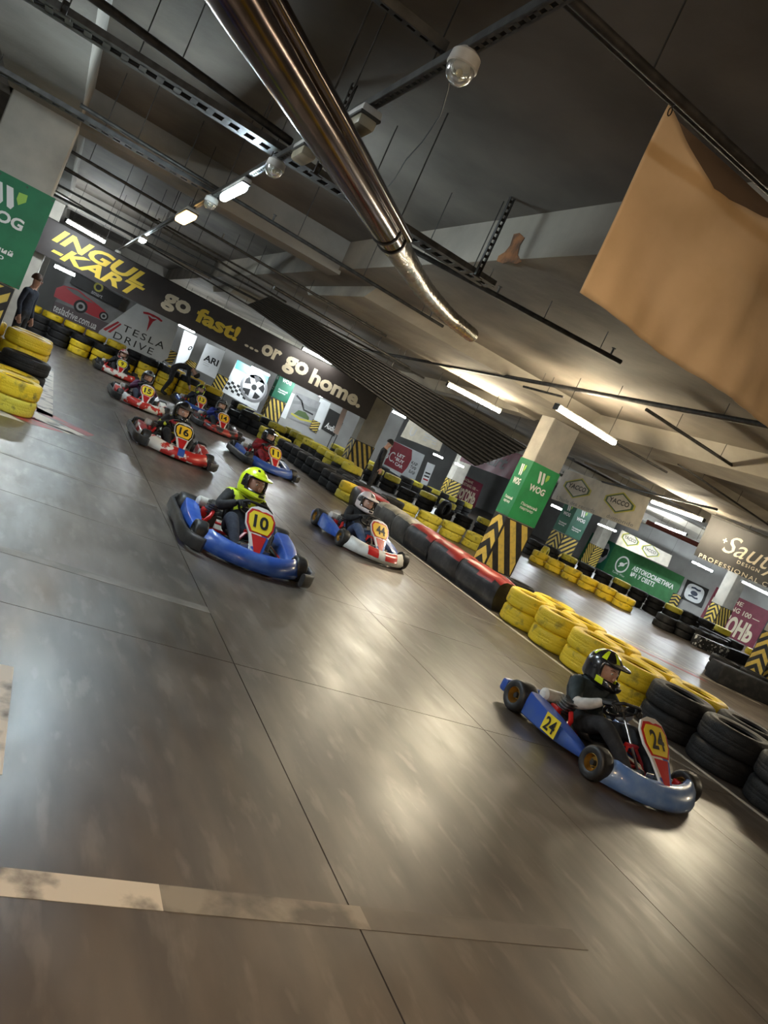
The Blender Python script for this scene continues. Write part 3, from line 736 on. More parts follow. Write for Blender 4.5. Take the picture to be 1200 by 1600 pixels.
    if pod_number:
        xo = -.604
        mb = MB(); mb.poly([(xo - .022, -.10 + .16, .075), (xo - .022, -.10 - .02, .075), (xo - .022, -.10 - .02, .225), (xo - .022, -.10 + .16, .225)], .004, (-1, 0, 0))
        p = mb.build('side_plate', PLATE_Y, pods[0])
        put_text(number, p, (xo - .027, -.03, .15), (0, -1, 0), (0, 0, 1), .13, .11, BLACK, .02, name='race_number')
    return t

# ================================================================== PEOPLE
def skin_mesh(name, J, E, regions, mats, sub=2):
    """one continuous body grown over a skeleton; J name -> (pos, radius), E list of (a, b, region)"""
    names = list(J); idx = {k: i for i, k in enumerate(names)}
    me = bpy.data.meshes.new(name); me.from_pydata([J[k][0] for k in names], [(idx[a], idx[b]) for a, b, _ in E], [])
    o = bpy.data.objects.new(name, me); COL.objects.link(o)
    o.modifiers.new('skin', 'SKIN'); 
    sd = me.skin_vertices[0].data
    for k in names:
        r = J[k][1]; sd[idx[k]].radius = r if isinstance(r, tuple) else (r, r)
        sd[idx[k]].use_root = (k == names[0])
    s = o.modifiers.new('sub', 'SUBSURF'); s.levels = sub; s.render_levels = sub
    bpy.context.view_layer.update()
    e = o.evaluated_get(bpy.context.evaluated_depsgraph_get()); out = bpy.data.meshes.new_from_object(e)
    bpy.data.objects.remove(o); bpy.data.meshes.remove(me)
    out.name = name; out.materials.clear()
    for m_ in mats: out.materials.append(m_)
    segs = [(Vector(J[a][0]), Vector(J[b][0]), regions[r]) for a, b, r in E]
    for p in out.polygons:
        p.use_smooth = True; c = p.center; best = 1e9; bi = 0
        for a, b, r in segs:
            d = b - a; tt = max(0, min(1, (c - a).dot(d) / max(1e-9, d.length_squared))); dd = (c - a - d * tt).length
            if dd < best: best = dd; bi = r
        p.material_index = bi
    return out
SKIN = mat('skin', (0.58, 0.34, 0.25), 0.5, 0, (0.5, 0.28, 0.21), 30)
def glove_mb(wr, fwd, palmn, curl=1.0, size=1.0, side=1):
    """palm, four fingers and a thumb; wr wrist, fwd hand direction, palmn palm normal"""
    wr = Vector(wr); f = Vector(fwd).normalized(); n = Vector(palmn).normalized(); n = (n - f * n.dot(f)).normalized(); s = f.cross(n) * side
    mb = MB(); S = size; secs = []
    for t, wd, th in ((-.03, .028, .024), (0.0, .03, .024), (.04, .042, .022), (.08, .042, .018), (.092, .036, .014)):
        secs.append([wr + f * t * S + s * (math.cos(a) * wd * S) + n * (math.sin(a) * th * S) for a in [2 * PI * k / 12 for k in range(12)]])
    mb.loft(secs)
    for k, (off, ln) in enumerate(((-.030, .062), (-.010, .072), (.011, .068), (.031, .054))):
        p = wr + f * .085 * S + s * off * S; d = f.copy(); pts = [p - f * .01]; ang = 0
        for q in range(4):
            pts.append(p.copy()); ang = curl * (.55 + .42 * q); d = f * math.cos(ang) + n * math.sin(ang); p = p + d * (ln / 3 * S)
        mb.tube(pts, [.011 * S, .0112 * S, .0105 * S, .010 * S, .0085 * S], 8)
    p = wr + f * .03 * S - s * .034 * S; d1 = (f * .6 - s * .8).normalized(); d2 = (f * .7 + n * .7).normalized()
    mb.tube([p, p + d1 * .03 * S, p + d1 * .045 * S + d2 * .025 * S, p + d1 * .045 * S + d2 * .05 * S], [.014 * S, .013 * S, .012 * S, .009 * S], 8)
    return mb
def helmet(parent, C, shell, port_trim, peak_m, face=True, yaw=0.0, tilt=0.0, peak=True, scale=1.0, stripes=None):
    h = bpy.data.objects.new('helmet', None)
    M = Matrix.Translation(Vector(C)) @ Matrix.Rotation(yaw, 4, 'Z') @ Matrix.Rotation(tilt, 4, 'X') @ Matrix.Scale(scale, 4)
    nu, nv = 36, 22; vs = []; fs = []; mi = []
    def pt(th, ph, k=1.0):
        a, b, c = .128, .150, .150
        x = a * math.sin(ph) * math.sin(th); y = -b * math.sin(ph) * math.cos(th); z = c * math.cos(ph)
        fr = max(0, math.cos(th))
        if ph > 1.5: 
            g_ = min(1, (ph - 1.5) / .7); y -= .055 * fr ** 2 * g_; x *= 1 - .05 * g_; z -= .012 * fr * g_
            sh = 1 / max(.62, math.sin(ph)); x *= min(sh, 1.25); y *= min(sh, 1.18)
        return Vector((x * k, y * k, z * k))
    PH = [2.42 * j / nv for j in range(nv + 1)]
    for j in range(nv + 1):
        for i in range(nu): vs.append(pt(2 * PI * (i - nu / 2) / nu, max(PH[j], .02)))
    for j in range(nv):
        for i in range(nu):
            th = 2 * PI * (i + .5 - nu / 2) / nu; ph = (PH[j] + PH[j + 1]) / 2
            if abs(th) < 1.02 and 1.22 < ph < 1.82: continue
            i2 = (i + 1) % nu; fs.append((j * nu + i, (j + 1) * nu + i, (j + 1) * nu + i2, j * nu + i2))
            k = 0
            if abs(th) < 1.22 and 1.08 < ph < 1.98: k = 1
            if stripes and stripes(th, ph): k = 2
            mi.append(k)
    mb = MB(); mb.add(vs, fs, 0, True, M); mb.mi = mi
    ho = mb.build('helmet', shell, parent); sd = ho.modifiers.new('shell', 'SOLIDIFY'); sd.thickness = 0.018 * scale; sd.offset = -1
    if peak:
        rows = []
        for i in range(13):
            th = -1.0 + 2.0 * i / 12
            a = pt(th, 1.02, 1.01); d = Vector((math.sin(th) * .35, -1, -.12)); ln = .085 * (1 - .45 * th * th)
            b = a + d * ln; rows.append([a + Vector((0, 0, .008)), b + Vector((0, 0, .006)), b - Vector((0, 0, .004)), a - Vector((0, 0, .004))])
        mb = MB(); mb.loft(rows, M=M); mb.build('helmet_peak', peak_m, ho)
    # chin vent
    mb = MB(); c0 = pt(0, 2.05, 1.02)
    mb.rbox(c0 + Vector((0, .004, 0)), (.06, .02, .024), .006, M=M); mb.build('chin_vent', BLACK, ho)
    mb = MB(); 
    for s in (-1, 1): mb.sphere((s * .127, -.02, .0), .016, 10, 6, sc=(.4, 1, 1), M=M)
    mb.build('visor_screw', BLACK, ho)
    # face inside the opening
    mb = MB(); mb.sphere((0, -.03, -.005), .098, 22, 16, sc=(.86, 1.0, 1.15), M=M)
    mb.sphere((0, -.128, -.03), .014, 10, 8, sc=(.8, 1.0, 1.3), M=M)
    fo = mb.build('face', SKIN, ho)
    for s in (-1, 1):
        mb = MB(); mb.sphere((s * .034, -.117, .004), .011, 10, 8, 0, (1.25, .6, .8), M); mb.sphere((s * .034, -.1225, .004), .0055, 8, 6, 1, (1, .6, 1), M)
        mb.build('eye', [WHITE, BLACK], fo)
        mb = MB(); mb.tube([M @ Vector((s * .016, -.122, .025)), M @ Vector((s * .036, -.120, .030)), M @ Vector((s * .055, -.108, .024))], .003 * scale, 5); mb.build('eyebrow', mat('brow', (.06, .035, .02), .8), fo)
    mb = MB(); mb.tube([M @ Vector((-.022, -.114, -.062)), M @ Vector((0, -.121, -.06)), M @ Vector((.022, -.114, -.062))], .005 * scale, 6); mb.build('mouth', mat('lips', (.42, .16, .13), .5), fo)
    return ho
def driver(label, x, y, rz, jacket, trousers, glove, hel, yaw=0.0, sleeve=None, shoe=None, lean=0.0, tilt=0.0, extra=None):
    t = thing('person', label, 'person', (x, y, 0), rz, 'seated kart drivers')
    sl = sleeve or jacket; sh = shoe or BLACK
    lx = lean
    J = {'pelvis': ((0, .27, .16), (.15, .115)), 'spine': ((lx * .4, .33, .28), (.155, .115)), 'chest': ((lx * .8, .36, .41), (.175, .125)), 'neckb': ((lx, .355, .50), (.085, .075)), 'neck': ((lx, .345, .54), .055), 'head': ((lx, .33, .60), .06)}
    E = [('pelvis', 'spine', 'j'), ('spine', 'chest', 'j'), ('chest', 'neckb', 'j'), ('neckb', 'neck', 'n'), ('neck', 'head', 'n')]
    hands = []
    for s, n in ((-1, 'l'), (1, 'r')):
        J['sh' + n] = ((lx + s * .185, .34, .455), .078); J['el' + n] = ((lx * .7 + s * .285, .16, .325), .060); J['fa' + n] = ((s * .235, .06, .39), .05); J['wr' + n] = ((s * .165, .012, .455), .036)
        J['hip' + n] = ((s * .10, .20, .15), .10); J['kn' + n] = ((s * .20, -.13, .315), .074); J['ca' + n] = ((s * .17, -.32, .22), .062); J['an' + n] = ((s * .145, -.50, .115), .038); J['to' + n] = ((s * .145, -.585, .165), .034); J['tp' + n] = ((s * .14, -.605, .205), .026)
        E += [('chest', 'sh' + n, 'c'), ('sh' + n, 'el' + n, 'j'), ('el' + n, 'fa' + n, 's'), ('fa' + n, 'wr' + n, 's'), ('pelvis', 'hip' + n, 't'), ('hip' + n, 'kn' + n, 't'), ('kn' + n, 'ca' + n, 't'), ('ca' + n, 'an' + n, 't'), ('an' + n, 'to' + n, 'b'), ('to' + n, 'tp' + n, 'b')]
    me = skin_mesh('driver_body', J, E, {'j': 0, 's': 1, 't': 2, 'b': 3, 'n': 4, 'c': 5}, [jacket, sl, trousers, sh, BLACK, extra or jacket])
    obj('body', me, t)
    for s in (-1, 1):
        g_ = glove_mb((s * .165, .012, .455), (-s * .12, -.8, .35), (-s * .45, -.35, -.8), 1.15, 1.1, s); g_.build('glove', glove, t)
    helmet(t, (lx, .32, .655), *hel[0], yaw=yaw, tilt=tilt, scale=1.14, **hel[1])
    mb = MB(); mb.tube([(lx + .095 * math.cos(a), .345 + .085 * math.sin(a), .51 + .01 * math.sin(a * 2)) for a in [2 * PI * k / 20 for k in range(20)]], .028, 8, closed=True)
    mb.build('collar', extra or jacket, t)
    return t
CL_BLACK = mat('cloth_black', (0.014, 0.014, 0.016), 0.85, 0, (0.03, 0.03, 0.033), 16, bump=.3, bscale=22)
CL_TEAL = mat('cloth_dark_teal', (0.016, 0.028, 0.032), 0.7, 0, (0.035, 0.05, 0.055), 14, bump=.3, bscale=22)
CL_NAVY = mat('cloth_navy', (0.015, 0.02, 0.035), 0.85, 0, (0.03, 0.035, 0.055), 14, bump=.3, bscale=22)
CL_JEAN = mat('cloth_denim', (0.05, 0.08, 0.16), 0.85, 0, (0.09, 0.12, 0.2), 14, bump=.3, bscale=22)
CL_WHITE = mat('cloth_white', (0.7, 0.69, 0.67), 0.8, 0, (0.5, 0.5, 0.49), 12, bump=.3, bscale=22)
CL_RED = mat('cloth_red', (0.40, 0.02, 0.03), 0.8, 0, (0.12, 0.01, 0.015), 9, bump=.3, bscale=22)
CL_NEON = mat('cloth_neon', (0.68, 0.85, 0.03), 0.7, 0, (0.5, 0.66, 0.02), 12, bump=.2, bscale=22)
CL_STRIPE = mat('cloth_black_neon', (0.014, 0.014, 0.016), 0.8, 0, (0.7, 0.75, 0.05), 9, .58, .6, rnd=True, detail=2)
CL_BLUE = mat('cloth_blue', (0.02, 0.03, 0.20), 0.8, 0, (0.03, 0.05, 0.28), 9)
CL_PURP = mat('cloth_plum', (0.06, 0.015, 0.05), 0.8, 0, (0.10, 0.02, 0.07), 9)
HK = mat('helmet_black', (0.012, 0.012, 0.013), 0.22, coat=0.6)
HN = mat('helmet_neon', (0.70, 0.86, 0.02), 0.3, coat=0.5)
HW = mat('helmet_white_pink', (0.72, 0.62, 0.60), 0.3, coat=0.5)
HG = mat('helmet_grey', (0.16, 0.16, 0.165), 0.3, 0.2, (0.05, 0.05, 0.05), 9, coat=0.5)
HR = mat('helmet_white_red', (0.7, 0.66, 0.64), 0.3, 0, (0.5, 0.05, 0.04), 9, .5, .55, coat=0.5)
def st24(th, ph): return (0.35 < ph < 1.0 and (int((th + 3.2) * 3.2) % 3 == 0)) or (1.9 < ph < 2.2 and 0.9 < abs(th) < 1.25)
def st10(th, ph): return (abs(th) > 1.05 and abs(th) < 1.5 and 1.15 < ph < 1.9) or (.45 < ph < .7 and abs(abs(th) - .5) < .2)
def st44(th, ph): return (abs(th) < .35 and .3 < ph < .85) or (1.3 < abs(th) < 1.9 and 1.1 < ph < 1.7)
def st16(th, ph): return int((th + 4) * 2.5 + ph * 2) % 4 == 0
WHBL = mat('white_blue_panel', (0.75, 0.74, 0.72), 0.35, 0, (0.03, 0.10, 0.45), 5.0, .52, .55, coat=.3, detail=2)
PRED = mat('panel_red', (0.52, 0.02, 0.02), 0.55, spec=0.3)
P24 = (WHBL, PRED, PLATE_Y, PRED); PBLUE = (WHBL, PRED, PLATE_Y, PRED); PDARK = (WHGR, RED, PLATE_O, RED)
karts = [
 dict(label='blue racing kart with number 24 on its side pod and front panel, gold wheels', number='24', x=5.04, y=4.30, rz=0.0, pod_m=BLUE_D, nose_m=BLUE_L, panel=P24, pod_number=True),
 dict(label='blue racing kart with number 10 carrying the driver in neon yellow', number='10', x=2.42, y=7.25, rz=-0.05, pod_m=BLUE_M, nose_m=BLUE_M, panel=PBLUE, rim_m=ALU, guard=True),
 dict(label='racing kart number 44 with a blue side pod and white and red nose', number='44', x=5.10, y=10.03, rz=0.0, pod_m=BLUE_M, nose_m=WHGR, panel=(WHBL, RED, PLATE_O, RED), nose_top=[(-.42, -.1, RED), (.12, .55, RED)]),
 dict(label='racing kart number 16 with a red, white and blue nose and black wheel guards', number='16', x=2.45, y=12.45, rz=0.0, pod_m=REDWH, nose_m=REDWH, panel=(WHGR, HK, PLATE_O, RED), rim_m=GOLD, guard=True, nose_top=[(-.08, .12, BLUE_D)]),
 dict(label='blue racing kart with number 11 carrying the driver in red', number='11', x=4.97, y=15.55, rz=0.05, pod_m=BLUE_M, nose_m=BLUE_D, panel=(WHGR, RED, PLATE_Y, RED), rim_m=ALU, guard=True),
 dict(label='white and red racing kart with number 15', number='15', x=2.45, y=17.7, rz=0.0, pod_m=WHRED, nose_m=WHRED, panel=(WHGR, RED, PLATE_Y, RED), rim_m=ALU, guard=True),
 dict(label='dark racing kart number 14 with red and white marks on its nose', number='14', x=4.67, y=19.5, rz=0.0, pod_m=DKRED, nose_m=DKRED, panel=(WHGR, RED, PLATE_O, RED), rim_m=ALU, guard=True),
 dict(label='blue racing kart number 13 with the man in black bending over it', number='13', x=4.75, y=23.2, rz=0.0, pod_m=BLUE_D, nose_m=BLUE_D, panel=(WHGR, RED, PLATE_Y, RED), rim_m=ALU, guard=True),
 dict(label='red and white racing kart number 9 next to the yellow tyre wall', number='9', x=2.38, y=23.9, rz=0.0, pod_m=BLACK, nose_m=REDWH, panel=(WHGR, BLACK, PLATE_Y, RED), rim_m=ALU, guard=True),
]
for k in karts: make_kart(**k)
drv = [
 dict(label='driver in black and yellow helmet and white sleeves sitting in kart 24', x=5.04, y=4.30, rz=0.0, jacket=CL_TEAL, trousers=CL_BLACK, glove=BLACK, sleeve=CL_WHITE, hel=([[HK, HK, HN], None, HK], dict(stripes=st24)), yaw=0.12, lean=-.01),
 dict(label='driver in neon yellow helmet sitting in kart 10', x=2.42, y=7.25, rz=-.05, jacket=CL_BLACK, trousers=CL_NAVY, glove=BLACK, hel=([[HN, HK, HK], None, HN], dict(stripes=st10)), yaw=0.35, tilt=-.05, lean=-.02, extra=CL_NEON),
 dict(label='driver in white and pink helmet and jeans sitting in kart 44', x=5.10, y=10.03, rz=0.0, jacket=CL_BLACK, trousers=CL_JEAN, glove=BLACK, hel=([[HW, HK, HG], None, HW], dict(stripes=st44)), yaw=0.15, lean=-.02),
 dict(label='driver in dark patterned helmet and yellow striped suit sitting in kart 16', x=2.45, y=12.45, rz=0.0, jacket=CL_STRIPE, trousers=CL_BLACK, glove=CL_RED, hel=([[HK, HK, HG], None, HG], dict(stripes=st16)), yaw=0.2),
 dict(label='driver in red jacket and black helmet sitting in kart 11', x=4.97, y=15.55, rz=.05, jacket=CL_RED, trousers=CL_RED, glove=BLACK, hel=([[HK, HK, HG], None, HK], dict()), yaw=0.35),
 dict(label='driver in plum jacket and grey helmet sitting in kart 15', x=2.45, y=17.7, rz=0.0, jacket=CL_PURP, trousers=CL_NAVY, glove=BLACK, hel=([[HG, HK, HK], None, HG], dict(stripes=st44))),
 dict(label='driver in blue jacket and dark helmet sitting in kart 14', x=4.67, y=19.5, rz=0.0, jacket=CL_BLUE, trousers=CL_BLACK, glove=BLACK, hel=([[HG, HK, HK], None, HG], dict(stripes=st16))),
 dict(label='driver in black helmet sitting in kart 13', x=4.75, y=23.2, rz=0.0, jacket=CL_NAVY, trousers=CL_BLACK, glove=BLACK, hel=([[HK, HK, HN], None, HK], dict(stripes=st16))),
 dict(label='driver in white and red helmet sitting in kart 9', x=2.38, y=23.9, rz=0.0, jacket=CL_BLACK, trousers=CL_BLACK, glove=BLACK, hel=([[HR, HK, HK], None, HR], dict())),
]
for d in drv: driver(**d)

# standing people ----------------------------------------------------------------
HAIR_BR = mat('hair_brown', (0.10, 0.045, 0.02), 0.7, 0, (0.05, 0.02, 0.01), 30)
HAIR_DK = mat('hair_dark', (0.03, 0.022, 0.018), 0.7)
def person(label, loc, rz, J, jacket, trousers, shoe, hair, face_dir, hands):
    t = thing('person', label, 'person', loc, rz)
    E = [('pelvis', 'spine', 'j'), ('spine', 'chest', 'j'), ('chest', 'neckb', 'j'), ('neckb', 'neck', 'n'), ('neck', 'head', 'n'), ('head', 'crown', 'n')]
    for n in 'lr':
        E += [('chest', 'sh' + n, 'j'), ('sh' + n, 'el' + n, 'j'), ('el' + n, 'wr' + n, 'j'), ('pelvis', 'hip' + n, 't'), ('hip' + n, 'kn' + n, 't'), ('kn' + n, 'an' + n, 't'), ('an' + n, 'to' + n, 'b')]
    me = skin_mesh('person_body', J, E, {'j': 0, 't': 1, 'b': 2, 'n': 3}, [jacket, trousers, shoe, SKIN]); obj('body', me, t)
    hd = Vector(J['head'][0]); cr = Vector(J['crown'][0]); up = (cr - Vector(J['neck'][0])).normalized(); f = Vector(face_dir); f = (f - up * f.dot(up)).normalized(); s = f.cross(up)
    c = (hd + cr) / 2
    Mx = Matrix((s, -f, up)).transposed().to_4x4(); Mx.translation = c
    mb = MB(); prof = [(max(1e-4, math.sin(1.75 * i / 10)) * .105, math.cos(1.75 * i / 10) * .115) for i in range(11)]
    mb.lathe(prof, 20, Mx @ Matrix.Translation((0, .022, .022))); mb.build('hair', hair, t)
    mb = MB(); mb.sphere((0, -.098, -.012), .017, 8, 6, sc=(.7, 1, 1.3), M=Mx); mb.build('nose', SKIN, t)
    for q in (-1, 1):
        mb = MB(); mb.sphere((q * .034, -.086, .012), .011, 8, 6, 0, (1.2, .6, .8), Mx); mb.sphere((q * .034, -.092, .012), .0055, 8, 6, 1, (1, .6, 1), Mx); mb.build('eye', [WHITE, BLACK], t)
        mb = MB(); mb.sphere((q * .09, .0, .0), .026, 10, 8, sc=(.4, .8, 1.2), M=Mx); mb.build('ear', SKIN, t)
    mb = MB(); mb.tube([Mx @ Vector((-.02, -.088, -.052)), Mx @ Vector((0, -.094, -.05)), Mx @ Vector((.02, -.088, -.052))], .005, 6); mb.build('mouth', MATS['lips'], t)
    for (n, fw, pn, sd) in hands:
        glove_mb(J['wr' + n][0], fw, pn, .45, 1.0, sd).build('hand', SKIN, t)
    return t
def upright(h=1.76):
    k = h / 1.76
    J = {'pelvis': ((0, 0, .94), (.15, .11)), 'spine': ((0, 0, 1.10), (.145, .105)), 'chest': ((0, .01, 1.30), (.165, .11)), 'neckb': ((0, .01, 1.45), (.075, .065)), 'neck': ((0, -.01, 1.50), .055), 'head': ((0, -.02, 1.58), .08), 'crown': ((0, -.015, 1.68), .085)}
    for s, n in ((-1, 'l'), (1, 'r')):
        J['sh' + n] = ((s * .19, .01, 1.40), .065); J['el' + n] = ((s * .25, .02, 1.12), .05); J['wr' + n] = ((s * .24, -.07, .88), .034)
        J['hip' + n] = ((s * .09, 0, .90), .095); J['kn' + n] = ((s * .11, -.02, .50), .068); J['an' + n] = ((s * .12, .02, .09), .045); J['to' + n] = ((s * .13, -.15, .045), .042)
    return {a: (tuple(c * k for c in p), tuple(q * k for q in r) if isinstance(r, tuple) else r * k) for a, (p, r) in J.items()}
J = upright(1.74)
J['head'] = ((0, -.05, 1.56), .08); J['crown'] = ((0, -.07, 1.655), .085)
hz = [('l', (0, -.25, -1), (1, 0, 0), 1), ('r', (0, -.25, -1), (-1, 0, 0), -1)]
person('man in black hooded clothes standing between the tracks, looking down to his left', (9.15, 18.95, 0), PI * .42, J, CL_BLACK, CL_BLACK, BLACK, HAIR_DK, (0, -1, -.35), hz)
J = upright(1.74)
person('brown-haired man in dark navy jacket standing behind the pillar with the green wrap', (-0.33, 16.4, 0), PI * .35, J, CL_NAVY, CL_BLACK, BLACK, HAIR_BR, (0, -1, -.2), hz)
# bending man
J = {'pelvis': ((0, .12, .98), (.15, .12)), 'spine': ((0, -.05, 1.08), (.145, .115)), 'chest': ((0, -.27, 1.12), (.165, .12)), 'neckb': ((0, -.42, 1.10), (.075, .07)), 'neck': ((0, -.48, 1.08), .055), 'head': ((0, -.55, 1.03), .08), 'crown': ((0, -.62, .97), .085)}
for s, n in ((-1, 'l'), (1, 'r')):
    J['sh' + n] = ((s * .19, -.36, 1.07), .066); J['el' + n] = ((s * .22, -.42, .80), .05); J['wr' + n] = ((s * .15, -.55, .60), .034)
    J['hip' + n] = ((s * .09, .10, .93), .10); J['kn' + n] = ((s * .13, .04, .50), .07); J['an' + n] = ((s * .14, .16, .09), .045); J['to' + n] = ((s * .15, -.02, .045), .042)
person('man in black bending over kart 13 in front of the yellow tyre wall', (4.0, 24.35, 0), PI * .42, J, CL_BLACK, CL_BLACK, BLACK, HAIR_DK, (0, -.6, -.8), [('l', (.1, -.4, -1), (0, -1, .3), 1), ('r', (-.1, -.4, -1), (0, -1, .3), -1)])

# ================================================================== SIGNS AND BANNERS
from mathutils.geometry import tessellate_polygon
class Banner:
    def __init__(s, name, label, TL, TR, BR, BL, m_, wave=0.02, cat='banner', nu=28, nv=8, thick=0.008, seed=0.0, group=None):
        s.c = [Vector(p) for p in (TL, TR, BR, BL)]; s.wave = wave; s.seed = seed; s.nu = nu; s.nv = nv
        org = (s.c[2] + s.c[3]) / 2; s.c = [p - org for p in s.c]; s.org = org
        s.rt = ((s.c[1] - s.c[0]) + (s.c[2] - s.c[3])).normalized(); up = (s.c[0] - s.c[3]) + (s.c[1] - s.c[2])
        s.up = (up - s.rt * up.dot(s.rt)).normalized(); s.n = s.rt.cross(s.up)
        s.W = ((s.c[1] - s.c[0]).length + (s.c[2] - s.c[3]).length) / 2; s.H = ((s.c[0] - s.c[3]).length + (s.c[1] - s.c[2]).length) / 2
        f = []; b = []
        for j in range(nv + 1):
            for i in range(nu + 1):
                p = s.at(i / nu, j / nv); f.append(p); b.append(p - s.n * thick)
        k = nu + 1; N = len(f); F = []
        for j in range(nv):
            for i in range(nu):
                q = (j * k + i, j * k + i + 1, (j + 1) * k + i + 1, (j + 1) * k + i); F.append(q); F.append(tuple(N + z for z in reversed(q)))
        rim = [i for i in range(k)] + [j * k + nu for j in range(1, nv + 1)] + [nv * k + i for i in range(nu - 1, -1, -1)] + [j * k for j in range(nv - 1, 0, -1)]
        for a, c in zip(rim, rim[1:] + rim[:1]): F.append((a, N + a, N + c, c))
        mb = MB(); mb.add(f + b, F, 0, True); s.o = mb.build(name, m_, None, org); tag(s.o, label, cat, group)
    def at(s, u, v, lift=0.0):
        TL, TR, BR, BL = s.c
        p = (BL * (1 - u) + BR * u) * (1 - v) + (TL * (1 - u) + TR * u) * v
        d = s.wave * (math.sin(u * s.W * 2.6 + s.seed + v * 1.3) * .6 + math.sin(u * s.W * 6.1 + s.seed * 2 - v * 2) * .3 + .2 * math.sin(v * s.H * 5 + u * 4))
        return p + s.n * (d + lift)
    def uv(s, px, py):
        d = ray(px, py); o = Vector((0, 0, CAM_H)) - s.org; c0 = sum(s.c, Vector()) / 4
        t = (c0 - o).dot(s.n) / d.dot(s.n); p = o + d * t
        u, v = .5, .5
        for _ in range(12):       # invert the bilinear patch
            TL, TR, BR, BL = s.c
            q = (BL * (1 - u) + BR * u) * (1 - v) + (TL * (1 - u) + TR * u) * v
            du = (BR - BL) * (1 - v) + (TR - TL) * v; dv = (TL - BL) * (1 - u) + (TR - BR) * u; e = p - q
            a, b_, c_ = du.dot(du), du.dot(dv), dv.dot(dv); det = a * c_ - b_ * b_
            u += (c_ * e.dot(du) - b_ * e.dot(dv)) / det; v += (a * e.dot(dv) - b_ * e.dot(du)) / det
        return u, v
    def text(s, st, u, v, w=None, h=None, m_=None, bold=.02, shear=0.0, spacing=1.0, lift=.008, name='lettering', parent=None):
        return put_text(st, parent or s.o, (0, 0, 0), s.rt, s.up, w, h, m_ or WHITE, bold, shear, spacing, lambda a, b: s.at(u + a / s.W, v + b / s.H, lift), name)
    def ptext(s, st, pl, pr, h=None, **k):
        a = s.uv(*pl); b = s.uv(*pr)
        return s.text(st, (a[0] + b[0]) / 2, (a[1] + b[1]) / 2, w=abs(b[0] - a[0]) * s.W, h=h, **k)
    def poly(s, pts, m_, name='print', lift=.005):
        pts = list(pts); mb = MB()
        def put(q):
            tri = tessellate_polygon([[Vector((u * s.W, v * s.H, 0)) for u, v in q]])
            area = lambda t: (q[t[1]][0] - q[t[0]][0]) * (q[t[2]][1] - q[t[0]][1]) - (q[t[2]][0] - q[t[0]][0]) * (q[t[1]][1] - q[t[0]][1])
            mb.add([s.at(u, v, lift) for u, v in q], [t if area(t) > 0 else t[::-1] for t in tri])
        if s.wave < .001: put(pts)
        else:                     # follow the folds of the cloth cell by cell
            for i in range(s.nu):
                for j in range(s.nv):
                    q = clip_poly(pts, i / s.nu, j / s.nv, (i + 1) / s.nu, (j + 1) / s.nv)
                    if len(q) > 2: put(q)
        return mb.build(name, m_, s.o)
    def ppoly(s, pts, m_, name='print', lift=.005): return s.poly([s.uv(*p) for p in pts], m_, name, lift)
    def ring(s, u, v, r0, r1, m_, name='print', lift=.006, n=28, sy=1.0):
        mb = MB(); A = [s.at(u + r0 * math.cos(2 * PI * k / n) / s.W, v + r0 * sy * math.sin(2 * PI * k / n) / s.H, lift) for k in range(n)]
        B = [s.at(u + r1 * math.cos(2 * PI * k / n) / s.W, v + r1 * sy * math.sin(2 * PI * k / n) / s.H, lift) for k in range(n)]
        mb.add(A + B, [(k, (k + 1) % n, n + (k + 1) % n, n + k) for k in range(n)]); return mb.build(name, m_, s.o)
    def path(s, pts, wd, m_, name='print', lift=.006):
        mb = MB(); L = []; Rr = []
        P = [Vector((u * s.W, v * s.H)) for u, v in pts]
        for i, p in enumerate(P):
            d = (P[min(i + 1, len(P) - 1)] - P[max(i - 1, 0)]).normalized(); q = Vector((-d.y, d.x)) * wd / 2
            L.append(s.at((p + q).x / s.W, (p + q).y / s.H, lift)); Rr.append(s.at((p - q).x / s.W, (p - q).y / s.H, lift))
        n = len(P); mb.add(L + Rr, [(n + i, n + i + 1, i + 1, i) for i in range(n - 1)]); return mb.build(name, m_, s.o)
    def hang(s, ztop, n=2, r=.004, name='hanging_cord'):
        for k in range(n):
            p = s.c[0].lerp(s.c[1], .03 + .94 * k / max(1, n - 1)); zt = ceil_z(p.x + s.org.x, p.y + s.org.y) - s.org.z
            mb = MB(); mb.cyl(p - s.n * .004, (p.x - s.n.x * .004, p.y - s.n.y * .004, zt), r, n=5); mb.build(name, DARKMETAL, s.o)
        return s
    def stand(s, n=2):
        for k in range(n):
            p = s.c[3].lerp(s.c[2], .08 + .84 * k / max(1, n - 1)) - s.n * .02
            mb = MB(); mb.cyl(p + Vector((0, 0, s.H * .5)), (p.x, p.y, -s.org.z), .015, n=6); mb.build('support_post', DARKMETAL, s.o)
        return s
    def eyelets(s, n=6, r=.012):
        for v in (0.97, 0.03):
            for k in range(n): s.ring(.02 + .96 * k / (n - 1), v, r * .5, r, GALV, 'eyelet', n=10)
        return s

